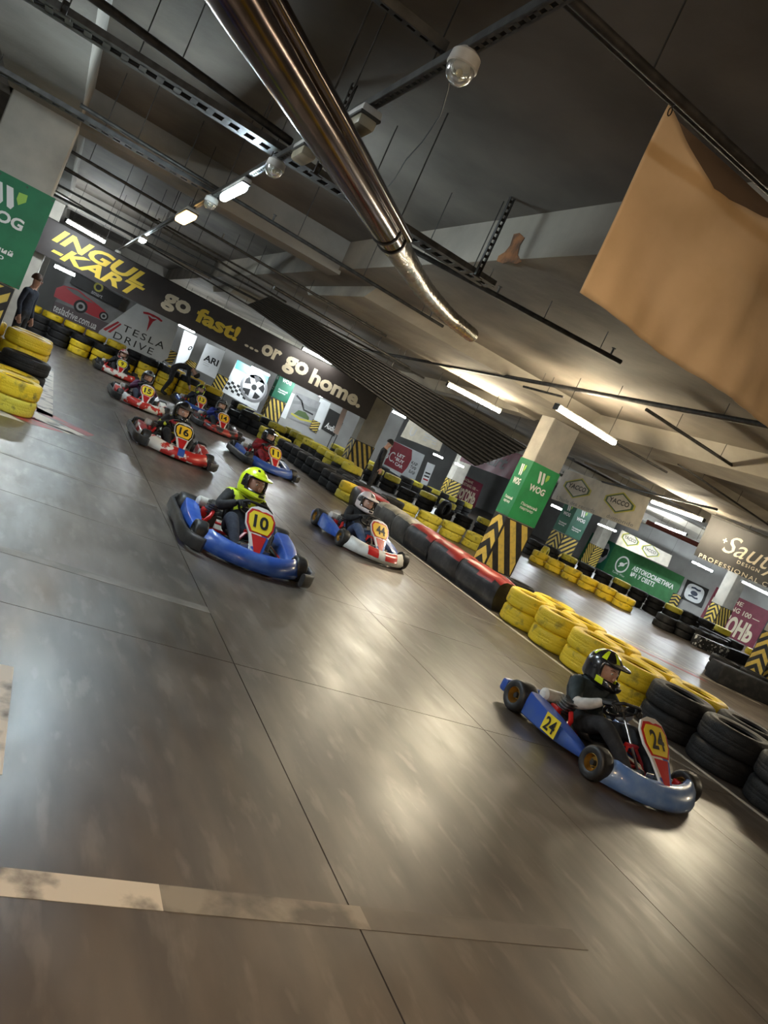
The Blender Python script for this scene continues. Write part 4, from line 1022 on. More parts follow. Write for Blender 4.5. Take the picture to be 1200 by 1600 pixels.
def cloth(name, col, k=0.8, rough=0.55, col2=None): return mat(name, col, rough, 0, col2 or tuple(c * k for c in col), 3.0, .4, .65, .15, 5)
B_DARK = cloth('banner_charcoal', (0.040, 0.032, 0.030))
B_GREEN = cloth('banner_green', (0.02, 0.20, 0.085)); B_GREEN2 = cloth('banner_bright_green', (0.025, 0.33, 0.10))
B_DGREEN = cloth('banner_dark_green', (0.012, 0.13, 0.07))
B_WHITE = cloth('banner_white', (0.72, 0.74, 0.75), .92); B_GREY = cloth('banner_grey', (0.26, 0.26, 0.265)); B_CREAM = cloth('banner_cream', (0.55, 0.50, 0.40))
B_MAROON = cloth('banner_maroon', (0.20, 0.025, 0.05)); B_REDB = cloth('banner_red', (0.30, 0.02, 0.035)); B_BLACK = cloth('banner_black', (0.018, 0.017, 0.016))
INK = mat('ink_black', (0.015, 0.015, 0.016), .6); INKY = mat('ink_yellow', (0.78, 0.55, 0.06), .5); INKC = mat('ink_cream', (0.70, 0.62, 0.46), .5)
INKR = mat('ink_red', (0.50, 0.025, 0.04), .5); INKG = mat('ink_grey', (0.18, 0.18, 0.185), .6); INKLG = mat('ink_light_grey', (0.45, 0.45, 0.46), .6)
INKGR = mat('ink_green', (0.35, 0.62, 0.10), .5); INKD = mat('ink_dark_green', (0.06, 0.10, 0.03), .5); INKT = mat('ink_cyan', (0.12, 0.50, 0.58), .5); INKN = mat('ink_navy', (0.02, 0.03, 0.06), .5)
INKP = mat('ink_plum_shade', (0.13, 0.10, 0.11), .6); INKO = mat('ink_olive', (0.45, 0.40, 0.05), .5)

# long banner under the beams
b = Banner('slogan_banner', 'long charcoal banner with yellow and cream lettering hanging across the hall', AY(70, 337, 22.75), AY(593, 612, 22.75), AY(572, 656, 22.75), AY(48, 388, 22.75), B_DARK, .02, nu=70)
b.ptext('INGUL', (84, 367), (229, 437), h=.40, m_=INKY, bold=.035, shear=.32)
b.ptext('-KART', (80, 392), (225, 456), h=.36, m_=INKY, bold=.035, shear=.32)
b.ptext('go', (253, 470), (297, 486), h=.50, m_=INKC, bold=.04)
b.ptext('fast!', (307, 491), (374, 522), h=.44, m_=INKY, bold=.04)
b.ptext('...', (382, 539), (404, 549), h=.07, m_=INKC, bold=.03)
b.ptext('or', (409, 545), (439, 557), h=.34, m_=INKC, bold=.04)
b.ptext('go', (443, 567), (480, 583), h=.54, m_=INKC, bold=.04)
b.ptext('home.', (487, 585), (565, 629), h=.48, m_=INKC, bold=.04)
mb = MB(); mb.cyl(b.c[0] + Vector((0, .02, .01)), b.c[1] + Vector((0, .02, .01)), .02, n=8)
for k in range(9):
    p = b.c[0].lerp(b.c[1], (k + .3) / 9); mb.cyl(p + Vector((0, .02, 0)), Vector((p.x, p.y + .02, ceil_z(p.x + b.org.x, p.y + b.org.y + .02) - b.org.z)), .006, n=5)
mb.build('hanging_rail', DARKMETAL, b.o)

# electric car banner on the end wall
YT = 28.4
xa, xb = AY(76, 500, YT).x, AY(266, 535, YT).x
b = Banner('car_banner', 'wide banner with a red electric car and big lettering above the tyre wall', (xa, YT, 3.0), (xb, YT, 3.0), (xb, YT, .4), (xa, YT, .4), B_GREY, .0, nu=50)
b.ppoly([(76, 500), (85, 470), (205, 520), (160, 520), (120, 560), (76, 560)], INKP, 'printed_road', .004)
b.ppoly([(155, 517), (214, 474), (280, 505), (262, 560), (240, 572), (140, 560)], B_WHITE, 'white_field', .005)
car = b.ppoly([(84, 463), (88, 450), (100, 446), (122, 452), (136, 464), (155, 478), (165, 487), (166, 497), (160, 500), (143, 493), (120, 480), (98, 470)], INKR, 'printed_car', .007)
b.ppoly([(103, 449), (121, 454), (133, 464), (147, 474), (134, 470), (115, 459)], INKG, 'printed_window', .009)
for (cx, cy, r) in ((126, 479, .22), (162, 494, .15)):
    u, v = b.uv(cx, cy); b.ring(u, v, .001, r, INK, 'printed_wheel', .009); b.ring(u, v, r * .35, r * .65, INKLG, 'printed_wheel', .011)
b.ptext('tesladrive.com.ua', (84, 480), (151, 510), h=.26, m_=WHITE, bold=.01)
b.ppoly([(161, 514), (184, 502), (187, 504), (165, 517)], INKR, 'stripe', .009); b.ppoly([(168, 518), (188, 505), (190, 507), (172, 520)], INKR, 'stripe', .009)
b.ptext('TESLA', (192, 512), (257, 541), h=.24, m_=INK, bold=.0, spacing=1.25)
b.ptext('DRIVE', (178, 523), (239, 550), h=.24, m_=INK, bold=.0, spacing=1.25)
u, v = b.uv(237, 499)
b.poly([(u - .36 / b.W, v + .12 / b.H), (u - .2 / b.W, v + .17 / b.H), (u, v + .18 / b.H), (u + .2 / b.W, v + .17 / b.H), (u + .36 / b.W, v + .12 / b.H), (u + .33 / b.W, v + .06 / b.H), (u + .1 / b.W, v + .11 / b.H), (u, v + .09 / b.H), (u - .1 / b.W, v + .11 / b.H), (u - .33 / b.W, v + .06 / b.H)], INKR, 'emblem', .008)
b.poly([(u - .17 / b.W, v + .08 / b.H), (u, v + .03 / b.H), (u + .17 / b.W, v + .08 / b.H), (u + .07 / b.W, v - .05 / b.H), (u, v - .48 / b.H), (u - .07 / b.W, v - .05 / b.H)], INKR, 'emblem', .008)
b.eyelets(8, .03)
b.stand(5)
s2 = Banner('dealer_sign', 'dark rectangular sign with a ring emblem in front of the car banner', AY(116, 424, 27.9), AY(193, 466, 27.9), AY(184, 482, 27.9), AY(109, 442, 27.9), B_BLACK, .0, 'sign', 6, 2)
u, v = s2.uv(154, 449); s2.ring(u, v, .09, .15, INKO, 'emblem')
s2.hang(3.75); s2.ptext('smart', (143, 456), (160, 464), h=.11, m_=INKLG, bold=.01)

# strip banners further back
PARTY = 34.7
mb = MB(); mb.box((0, 0, 1.9), (23.6, .2, 3.8)); struct(mb.build('wall_partition', WALLM, None, (5.2, 34.75, 0)))
def wl(name, label, pts, y, m_, **k): return Banner(name, label, *[AY(p[0], p[1], y) for p in pts], m_, **k)
b = wl('strip_banner', 'narrow white hanging banner with a small round emblem behind the bending man', [(288, 516), (308, 526), (294, 562), (271, 578)], 31.0, B_WHITE, wave=.01, nu=8)
b.hang(3.7); u, v = b.uv(297, 544); b.ring(u, v, .05, .10, INK, 'emblem')
b = wl('strip_banner', 'white hanging banner reading ARI behind kart 13', [(323, 536), (352, 549), (336, 592), (306, 577)], 31.0, B_WHITE, wave=.01, nu=10)
b.hang(3.7); b.ptext('ARI', (319, 558), (341, 568), h=.26, m_=INK, bold=.03)
for k in range(3): b.path([(.2, .42 - .07 * k), (.5, .42 - .07 * k)], .02, INKLG)
b = wl('wheel_poster', 'cyan and white poster with a car wheel and chequered flag', [(371, 562), (420, 589), (401, 642), (347, 612)], 31.5, B_WHITE, wave=.0, cat='poster', nu=12)
b.stand(); b.ppoly([(371, 562), (420, 589), (415, 602), (367, 575)], INKT, 'cyan_band')
u, v = b.uv(397, 605); R_ = .62
b.ring(u, v, R_ * .82, R_, INKG, 'printed_tyre', .006); b.ring(u, v, .0, R_ * .82, INKLG, 'printed_rim', .005); b.ring(u, v, 0.001, R_ * .2, INK, 'printed_hub', .009)
for k in range(5):
    a = 2 * PI * k / 5 + .3; a1 = a + .42; a2 = a - .42
    b.poly([(u + R_ * .3 * math.cos(a) / b.W, v + R_ * .3 * math.sin(a) / b.H), (u + R_ * .74 * math.cos(a1) / b.W, v + R_ * .74 * math.sin(a1) / b.H), (u + R_ * .78 * math.cos(a) / b.W, v + R_ * .78 * math.sin(a) / b.H), (u + R_ * .74 * math.cos(a2) / b.W, v + R_ * .74 * math.sin(a2) / b.H)], INK, 'printed_spoke_gap', .008)
for i in range(7):
    for j in range(4):
        if (i + j) % 2: continue
        u0 = .02 + i * .085; v0 = .12 + j * .07; b.poly([(u0, v0), (u0 + .085, v0 - .01), (u0 + .085, v0 + .06), (u0, v0 + .07)], INK, 'chequer')
b = wl('road_poster', 'dark poster of a winding road with a car, below the slogan banner', [(463, 613), (501, 629), (486, 667), (448, 652)], 34.6, B_GREY, wave=0, cat='poster', nu=10)
b.path([(.02, .62), (.3, .7), (.6, .62), (.98, .66)], .16, INKG); b.path([(.05, .9), (.3, .78), (.5, .5), (.9, .46)], .08, INK); b.path([(.1, .2), (.5, .12), (.98, .2)], .09, INKO)
b.poly([(.2, .22), (.32, .42), (.6, .44), (.8, .3), (.82, .2)], INKGR.copy() if False else INKD, 'printed_car')
b = wl('audio_poster', 'black poster with white script lettering near the striped pillar', [(515, 638), (535, 649), (522, 682), (502, 670)], 34.6, B_BLACK, wave=0, cat='poster', nu=8)
b.ptext('Audio', (508, 664), (525, 671), h=.3, m_=WHITE, bold=.02, shear=.3)
b = wl('white_board', 'plain white upright board left of the road poster', [(452, 612), (461, 616), (446, 655), (437, 650)], 34.62, B_WHITE, wave=0, cat='board', nu=4)
b = wl('white_board', 'pale blue white upright board right of the road poster', [(501, 622), (517, 630), (500, 672), (484, 664)], 34.62, B_WHITE, wave=0, cat='board', nu=4)
b = wl('white_board', 'pale pink upright board beside the black audio poster', [(536, 637), (543, 641), (528, 680), (521, 676)], 23.0, cloth('board_pink', (.62, .50, .48)), wave=0, cat='board', nu=4); b.stand()
def flat_hazard(pts, y, label, flip=False):
    b = wl('hazard_board', label, pts, y, HBLK, wave=0, cat='hazard board', nu=2, nv=2)
    if y < 34: b.stand(1)
    for k in range(-3, 6):
        q = [(0, k * .25), (1, k * .25 + .5), (1, k * .25 + .63), (0, k * .25 + .13)]
        if flip: q = [(1 - a, c) for a, c in reversed(q)]
        q = clip_poly(q, .04, .03, .96, .97)
        if len(q) > 2: b.poly(q, HYEL, 'stripe')
flat_hazard([(264, 545), (278, 552), (268, 570), (255, 562)], 29.5, 'small black and yellow hazard board at the right edge of the car banner')
flat_hazard([(293, 560), (308, 568), (304, 578), (288, 572)], 31.4, 'small black and yellow hazard board between the two white strip banners', True)
flat_hazard([(340, 583), (358, 592), (346, 613), (330, 603)], 31.3, 'small black and yellow hazard board between the white banner and the wheel poster', True)
flat_hazard([(437, 629), (446, 634), (438, 650), (429, 644)], 34.6, 'small black and yellow hazard board beside the plain white board')
flat_hazard([(489, 655), (501, 661), (494, 677), (483, 669)], 34.57, 'small black and yellow hazard board under the pale blue white board')
flat_hazard([(562, 690), (578, 698), (570, 716), (556, 709)], 27.5, 'small black and yellow hazard board behind the shoulder of the standing man')

b = wl('oil_banner', 'small off-white hanging banner reading BIZOL at the end of the slogan banner', [(584, 630), (611, 641), (599, 670), (571, 656)], 23.6, B_CREAM, wave=.015, nu=8)
b.hang(3.6); b.ptext('BIZOL', (582, 651), (602, 662), h=.22, m_=INKG, bold=.02)
b = wl('cream_banner', 'cream hanging banner with a faded emblem right of the standing man', [(640, 655), (696, 680), (687, 706), (626, 682)], 29.0, B_CREAM, wave=.03)
b.hang(3.75, 3); u, v = b.uv(645, 674); b.path([(u - .06, v + .2), (u - .05, v - .15), (u, v - .24), (u + .05, v - .15), (u + .06, v + .2)], .06, INKLG, 'faded_emblem')
for k in range(3): b.path([(.5, .62 - k * .16), (.85, .60 - k * .16)], .05, INKLG, 'faded_lettering')
b = wl('dealer_banner', 'red and white banner reading LBC beside the head of the standing man', [(606, 684), (664, 711), (645, 758), (588, 722)], 40.0, B_WHITE, wave=.0)
b.ppoly([(606, 685), (611, 687), (644, 703), (643, 718), (636, 731), (628, 740), (594, 722), (589, 719)], B_REDB, 'red_field')
b.stand(3); b.ptext('LBC:', (597, 705), (618, 716), h=.62, m_=WHITE, bold=.0)
for st, a, c in (('LET', (621, 710), (632, 715)), ('BUY', (619, 717), (631, 723)), ('CAR', (617, 724), (629, 730))): b.ptext(st, a, c, h=.2, m_=WHITE, bold=.03)
for st, a, c in (('КАР', (643, 722), (652, 727)), ('ТИР', (641, 729), (650, 733)), ('БАР', (639, 736), (648, 740))): b.ptext(st, a, c, h=.18, m_=INK, bold=.02)
b = wl('strip_banner', 'narrow white banner with maroon lettering behind the upright black tyre', [(668, 722), (680, 727), (665, 764), (655, 760)], 38.0, B_WHITE, wave=0, nu=5)
b.stand()
for k in range(3): b.path([(.15, .6 - k * .13), (.85, .6 - k * .13)], .09, INKR if k == 2 else INK)

xk = 15.0
def wx_(name, label, pts, x, m_, **k): return Banner(name, label, *[AX(p[0], p[1], x) for p in pts], m_, **k)
b = wx_('kart_banner', 'sagging maroon banner with faded kart lettering behind the bright green wrapped pillar', [(736, 683), (828, 715), (806, 753), (718, 720)], 15.0, B_MAROON, wave=.05)
b.hang(3.78, 4); b.text('Kart', .55, .5, w=1.6, h=.5, m_=INKP, bold=.03, shear=.2)
def fuel_banner(label, pts, x):
    b = wx_('fuel_banner', label, pts, x, B_MAROON, wave=.008)
    if x < 30: b.stand(3)
    b.text('ПАЛЬНЕ', .30, .87, w=b.W * .5, h=b.H * .10, m_=INKC, bold=.02); b.text('MUSTANG 100 —', .47, .70, w=b.W * .86, h=b.H * .12, m_=INKC, bold=.02)
    b.text('VOГОНЬ', .47, .32, w=b.W * .88, h=b.H * .46, m_=INKC, bold=.05); return b
fuel_banner('far maroon fuel banner with tall cream letters left of the bright green wrapped pillar', [(725, 742), (755, 757), (741, 794), (709, 779)], 22.5)
bb = fuel_banner('large maroon fuel banner with tall cream letters beside the white pillar', [(1120, 917), (1206, 957), (1174, 1016), (1088, 975)], 33.36)
b = wx_('smoke_poster', 'dark poster with pale pink smoke at the end of the maroon fuel banner', [(1206, 957), (1240, 972), (1208, 1032), (1174, 1016)], 33.37, mat('smoke_print', (.03, .035, .05), .5, 0, (.55, .38, .42), 1.6, .5, .7), wave=0, cat='poster')

# oil banners with diamond badges
def badge(b, u, v, w_, h_):
    def hexa(k): return [(u - w_ * k / b.W, v + .22 * h_ * k / b.H), (u - w_ * k / b.W, v - .22 * h_ * k / b.H), (u, v - h_ * k / b.H), (u + w_ * k / b.W, v - .22 * h_ * k / b.H), (u + w_ * k / b.W, v + .22 * h_ * k / b.H), (u, v + h_ * k / b.H)]
    b.poly(hexa(1.12), INKO, 'badge_outline', .005); b.poly(hexa(1.0), INKD, 'badge_outline', .008); b.poly(hexa(.86), B_CREAM, 'badge_field', .011)
    b.text('YACCO', u, v + .02, w=w_ * 1.45, h=h_ * .48, m_=INK, bold=.02, lift=.022)
b = wx_('oil_banner', 'large sagging cream banner with two YACCO diamond badges', [(884, 733), (1016, 778), (996, 829), (861, 779)], 17.0, B_CREAM, wave=.035, nu=40)
b.hang(3.75, 4, .006); u, v = b.uv(902, 763); badge(b, u, v, .62, .34)
u, v = b.uv(968, 786); badge(b, u, v, .62, .34)
b.text("L'huile des records", .30, .10, w=b.W * .46, h=.13, m_=INKG, bold=.0); b.text('du', .70, .10, w=b.W * .06, h=.12, m_=INKG, bold=.0); b.text('monde', .84, .10, w=b.W * .20, h=.12, m_=INKG, bold=.0)
b = wx_('oil_banner', 'smaller grey cream banner with two YACCO badges above the green car care banner', [(972, 828), (1050, 868), (1042, 886), (962, 850)], 31.0, B_CREAM, wave=.03)
b.hang(3.7, 3); 
for (p, q) in ((985, 843), (1016, 861)): u, v = b.uv(p, q); badge(b, u, v, .62, .36)
# dark design banner
b = wx_('design_banner', 'dark hanging banner with cream script lettering above the white pillar', [(1112, 806), (1300, 884), (1270, 950), (1084, 867)], 16.5, B_BLACK, wave=.03)
b.hang(3.75, 4, .006); b.ptext('Sauty', (1132, 851), (1225, 893), h=.62, m_=INKC, bold=.0, shear=.35)
b.ptext('DESIGN', (1152, 878), (1186, 892), h=.085, m_=INKC, bold=.01, spacing=1.3)
b.ptext('PROFESSIONAL CAR', (1093, 869), (1220, 922), h=.11, m_=INKC, bold=.0, spacing=1.25)
u, v = b.uv(1132, 848); b.text('+', u, v + .05, h=.13, m_=INKC, bold=.03)
mb = MB(); mb.cyl(b.c[0] + Vector((0, 0, .03)), b.c[1] + Vector((0, 0, .03)), .03, n=8); mb.build('banner_pole', DARKMETAL, b.o)
# green car care banner
b = wx_('care_banner', 'wide green car care banner with white lettering along the side wall', [(926, 832), (1070, 902), (1046, 950), (900, 880)], 33.34, cloth('banner_care_green', (0.05, 0.20, 0.07)), wave=.03, nu=40)
b.ppoly([(926, 832), (962, 850), (940, 895), (905, 878)], B_DGREEN, 'dark_field')
u, v = b.uv(972, 882); b.ring(u, v, .42, .52, WHITE, 'emblem'); b.ring(u, v, .001, .2, WHITE, 'emblem', sy=.55)
b.path([(u - .2 / b.W, v - .2 / b.H), (u + .05 / b.W, v - .02 / b.H), (u + .3 / b.W, v + .22 / b.H)], .08, WHITE, 'emblem')
b.ptext('Turtle Wax', (957, 892), (975, 901), h=.12, m_=WHITE, bold=.0)
b.ptext('АВТОКОСМЕТИКА', (989, 887), (1053, 918), h=.30, m_=WHITE, bold=.03)
b.ptext('№1 У СВІТІ', (986, 896), (1022, 914), h=.28, m_=WHITE, bold=.03)
# printed helmet
u, v = b.uv(940, 862)
b.poly([(u + dx / b.W, v + dy / b.H) for dx, dy in ((-.5, -.3), (-.55, .2), (-.25, .55), (.25, .6), (.55, .3), (.6, -.2), (.35, -.6), (.05, -.75), (-.2, -.5))], INKLG, 'printed_helmet', .008)
b.poly([(u + dx / b.W, v + dy / b.H) for dx, dy in ((-.1, -.2), (.0, .25), (.45, .3), (.55, .0), (.3, -.3))], INK, 'printed_visor', .011)
flat = wx_('hazard_board', 'small chevron hazard board at the right end of the green car care banner', [(1052, 926), (1066, 932), (1056, 952), (1042, 946)], 33.3, HBLK, wave=0, cat='hazard board', nu=2, nv=2)
for k in range(4):
    for q in ([(.05, .05 + k * .24), (.5, .2 + k * .24), (.5, .3 + k * .24), (.05, .15 + k * .24)], [(.95, .05 + k * .24), (.95, .15 + k * .24), (.5, .3 + k * .24), (.5, .2 + k * .24)]):
        q = clip_poly(q, .04, .03, .96, .97)
        if len(q) > 2: flat.poly(q, HYEL, 'stripe')
b = wx_('badge_poster', 'black poster with a white and blue shield badge next to the white pillar', [(1074, 905), (1108, 921), (1096, 950), (1062, 934)], 33.37, B_BLACK, wave=0, cat='poster')
b.poly([(.5 + .40 * math.copysign(abs(math.cos(a)) ** .6, math.cos(a)), .5 + .42 * math.copysign(abs(math.sin(a)) ** .6, math.sin(a))) for a in [2 * PI * k / 24 for k in range(24)]], B_WHITE, 'badge')
b.poly([(.5 + .16 * math.cos(a), .5 + .12 * math.sin(a)) for a in [2 * PI * k / 14 for k in range(14)]], INKN, 'badge_centre', .009)
for vv in (.72, .3): b.path([(.3, vv), (.45, vv + .04), (.6, vv), (.72, vv + .03)], .09, INKN, 'badge_lettering', .009)

# sponsor wraps on the pillars
def wog(pl, z0, z1, m1, m2, label, left=True):
    x, y, wx, wy = pl; e = .02
    b1 = Banner('sponsor_wrap', label, (x - e, y - e, z1), (x + wx + e, y - e, z1), (x + wx + e, y - e, z0), (x - e, y - e, z0), m1, .006, 'banner', 10, 10)
    faces = [b1]
    if left:
        b2 = Banner('wrap_side', '', (x - e, y + wy, z1), (x - e, y - e, z1), (x - e, y - e, z0), (x - e, y + wy, z0), m2, .004, 'banner', 6, 8)
        del b2.o['label']; del b2.o['category']
        b2.o.parent = b1.o; b2.o.location = b2.org - b1.org; faces.append(b2)
    for f in faces:
        for k, (dx, cl) in enumerate(((-.13, WHITE), (.0, WHITE))):
            u0 = .5 + dx; w_ = .09
            f.poly([(u0 - w_ * .6, .90), (u0 + w_ * .3, .90), (u0 + w_ * 1.15, .74), (u0 + w_ * .9, .70), (u0 + w_ * .35, .71)], cl, 'emblem', .006)
        f.poly([(.60, .89), (.70, .90), (.71, .83), (.64, .77), (.60, .82)], INKGR, 'emblem_leaf', .006)
        f.text('WOG', .5, .60, w=f.W * .56, h=f.H * .115, m_=WHITE, bold=.035)
        f.text('Паливний', .5, .30, w=f.W * .58, h=f.H * .055, m_=WHITE, bold=.02); f.text('партнер', .47, .22, w=f.W * .48, h=f.H * .05, m_=WHITE, bold=.02)
    return b1
wog(PX[1], 1.27, 2.58, B_GREEN2, B_GREEN, 'bright green sponsor wrap on the pillar behind the red padded barrier')
wog(PX[5], 1.27, 2.55, B_DGREEN, B_DGREEN, 'dark green double sponsor wrap beside the YACCO banner')
wog(PX[3], 1.27, 2.75, B_DGREEN, B_DGREEN, 'dark green sponsor wrap right of the wheel poster')
q = wog((PX[0][0] - .12, PX[0][1] - .02, PX[0][2] + .16, PX[0][3]), 1.40, 2.72, B_GREEN, B_GREEN, 'creased green sponsor wrap on the pillar above the stacked yellow corner', False)
q.eyelets(4, .014)

# ================================================================== CEILING EQUIPMENT
def tube_light(a, b, label, ztop=3.72, wd=.10, m_=None, group='fluorescent tube lights'):
    a = Vector(a); b = Vector(b); zz = (a.z + b.z) / 2; a.z = b.z = zz; L = (b - a).length; d = (b - a).normalized()
    t = thing('tube_light', label, 'light', ((a + b) / 2), math.atan2(d.y, d.x), group)
    mb = MB(); mb.rbox((0, 0, .055), (L, wd * .5, .04), .012); mb.build('housing', WHITEPL, t)
    mb = MB(); n = 10; secs = []
    for x in (-L / 2 + .03, L / 2 - .03): secs.append([Vector((x, math.cos(2 * PI * k / n) * wd * .42, .0 + math.sin(2 * PI * k / n) * .034)) for k in range(n)])
    mb.loft(secs); mb.build('diffuser', m_ or TUBE_M, t)
    for s in (-1, 1):
        mb = MB(); mb.rbox((s * (L / 2 - .012), 0, .012), (.03, wd * .8, .1), .008); mb.build('end_cap', GALV, t)
        mb = MB(); q = (a + b) / 2 + d * (s * L * .36); mb.cyl((s * L * .36, 0, .075), (s * L * .36, 0, ceil_z(q.x, q.y) - zz), .005, n=6); mb.build('hanger_rod', DARKMETAL, t)
    return t
TUBE_M = emit('tube_glow', (1.0, 0.86, 0.62), TUBE * 1.2)
TUBE_C = emit('cool_tube_glow', (0.86, 0.95, 1.0), TUBE * 1.4)
TUBE_D = emit('dim_tube_glow', (0.95, 0.95, 0.9), TUBE * .45)
LED_M = emit('cool_led_glow', (0.72, 0.90, 1.0), TUBE * 2.0)
WARM_M = emit('warm_lamp_glow', (1.0, 0.58, 0.20), TUBE * .12)
WARM_B = emit('warm_fill_glow', (1.0, 0.68, 0.36), TUBE * .9)
tube_light(G(698, 600, 3.28), G(782, 644, 3.28), 'lit fluorescent tube light hanging left of the bright green wrapped pillar')
tube_light(G(868, 636, 3.2), G(960, 693, 3.2), 'long lit fluorescent tube light in front of the head of the bright green wrapped pillar', wd=.13)
tube_light(G(102, 344, 3.2), G(164, 379, 3.2), 'lit tube light above the INGUL lettering', m_=TUBE_C)
tube_light(G(472, 544, 3.1), G(530, 574, 3.1), 'lit tube light above the end of the slogan banner', m_=TUBE_D)
tube_light(G(1018, 784, 3.2), G(1100, 814, 3.2), 'lit tube light between the YACCO banner and the dark design banner', wd=.13)
tube_light(G(1024, 818, 3.2), G(1073, 836, 3.2), 'farther lit tube light under the brown pipe right of the YACCO banner', m_=TUBE_C)
tube_light(G(612, 642, 2.8), G(634, 653, 2.8), 'lit tube light right of the BIZOL banner', m_=TUBE_C)
tube_light(G(700, 670, 3.1), G(729, 684, 3.1), 'lit tube light above the cream banner', m_=TUBE_C)
tube_light(G(1080, 877, 2.55), G(1113, 893, 2.55), 'lit tube light above the shield badge poster', m_=TUBE_C)
tube_light(G(1158, 908, 2.5), G(1215, 936, 2.5), 'lit tube light above the large maroon fuel banner', m_=TUBE_C)
tube_light(G(935, 819, 2.4), G(964, 831, 2.4), 'lit tube light over the printed helmet on the green banner', m_=TUBE_C)
tube_light(AY(273, 503, 30.0), AY(305, 521, 30.0), 'lit tube light under the slogan banner at the right end of the car banner', m_=TUBE_C)
tube_light(AY(84, 414, 24.6), AY(118, 432, 24.6), 'lit tube light under the slogan banner beside the man in navy', m_=TUBE_C)
tube_light(AY(392, 571, 30.9), AY(421, 589, 30.9), 'lit tube light along the top of the wheel poster', m_=TUBE_C)
tube_light(AY(466, 599, 32.5), AY(492, 614, 32.5), 'lit tube light over the road poster', m_=TUBE_C)
tube_light(AY(498, 617, 32.6), AY(514, 625, 32.6), 'short lit tube light over the pale blue white board', m_=TUBE_C)
tube_light(AY(676, 709, 34.0), AY(692, 716, 34.0), 'small lit tube light over the strip banner', m_=TUBE_C)
tube_light(AY(710, 722, 32.0), AY(724, 731, 32.0), 'small lit tube light left of the far fuel banner', m_=TUBE_C)
tube_light(AY(860, 789, 26.5), AY(880, 797, 26.5), 'lit tube light behind the bright green wrap, above the double green sign', m_=TUBE_C)
# unseen tubes added outside the view as fill light for the hall
OUT = 'lit tube light over the track on the photographer\'s side of the hall'
for (x, y) in ((12.6, 8.2), (13.4, 3.0), (-2.6, 6.5), (-2.6, -2.0)):
    tube_light((x, y - .7, 3.2), (x, y + .7, 3.2), OUT, m_=TUBE_M if x > 5 else TUBE_C, group='added fill tubes outside the view')

def rodup(mb, p, ztop, r=.005): mb.cyl(p, (p[0], p[1], ztop), r, n=5)
def perforated(mb, a, b, wd=.06, ht=.045, pitch=.1, slot=True):
    """open channel with a slotted web, between two points"""
    a = Vector(a); b = Vector(b); d = (b - a); L = d.length; d.normalize(); s = d.cross(Vector((0, 0, 1))).normalized()
    for k in (-1, 1): mb.bar(a + s * (k * wd / 2), b + s * (k * wd / 2), .004, ht)
    n = int(L / pitch)
    for k in (-1, 1): mb.bar(a + s * (k * wd * .36) - Vector((0, 0, ht / 2)), b + s * (k * wd * .36) - Vector((0, 0, ht / 2)), wd * .28, .004)
    for i in range(n + 1):
        p = a + d * (L * i / max(1, n)); mb.bar(p - s * wd * .3 - Vector((0, 0, ht / 2)), p + s * wd * .3 - Vector((0, 0, ht / 2)), pitch * .42, .004)
def tray(a, b, label, wd, ztop, rods=(), ht=.05, pitch=.14):
    a = Vector(a); b = Vector(b)
    t = thing('cable_tray', label, 'cable tray', (a + b) / 2); o = t.location.copy()
    mb = MB(); perforated(mb, a - o, b - o, wd, ht, pitch); mb.build('channel', GALV, t)
    mb = MB()
    for k, off in enumerate((-.25, 0, .22)):
        s = (b - a).normalized().cross(Vector((0, 0, 1))); mb.cyl(a - o + s * wd * off, b - o + s * wd * off, .010 + .003 * k, n=6)
    mb.build('cable', BLACK, t)
    for f in rods:
        p = (a - o).lerp(b - o, f); mb = MB(); rodup(mb, p, ztop - o.z, .006); mb.build('hanger_rod', DARKMETAL, t)
    return t
ZT = 3.5
ya = G(300, 150, ZT).y
tray((-4.0, ya, ZT), (3.55, ya, ZT), 'wide slotted cable tray crossing under the shiny duct', .30, ZS, (.1, .35, .52, .66, .8, .97))
ya2 = G(200, 225, 3.55).y
tray((-4.0, ya2, 3.55), (1.35, ya2, 3.55), 'narrower slotted cable tray passing the head of the pillar with the creased wrap', .22, ZS, (.15, .5, .72, .9))
# lamp rail along the hall
XR = 1.14; ZR = 3.36
t = thing('lamp_rail', 'perforated steel rail carrying the row of dome and box lamps', 'rail', (XR, 9.0, ZR))
mb = MB(); perforated(mb, (0, -8.5, 0), (0, 15.5, 0), .05, .045, .07); mb.build('channel', GALV, t)
for yy in (-7, -5.3, -4, -2.2, -.3, 2, 4.5, 7, 9.5, 11.5, 14):
    mb = MB(); rodup(mb, (0, yy, 0), ZS - ZR, .005); mb.build('hanger_rod', DARKMETAL, t)
def dome_lamp(p, label, r=.088):
    t = thing('dome_lamp', label, 'lamp', p)
    mb = MB(); mb.lathe([(.001, .075), (r * .6, .075), (r * 1.0, .05), (r * 1.06, .0), (r * .98, -.005), (.001, -.005)], 28); mb.build('base', WHITEPL, t)
    mb = MB(); mb.lathe([(r * .95, 0), (r * .97, -.02), (r * .82, -.05), (r * .48, -.072), (.001, -.08)], 28); mb.build('glass_dome', glassy('lamp_glass', (.85, .86, .8), .15, .85), t)
    mb = MB(); mb.sphere((0, 0, -.032), .024, 12, 8); mb.build('bulb', mat('bulb', (.75, .7, .5), .3), t)
    return t
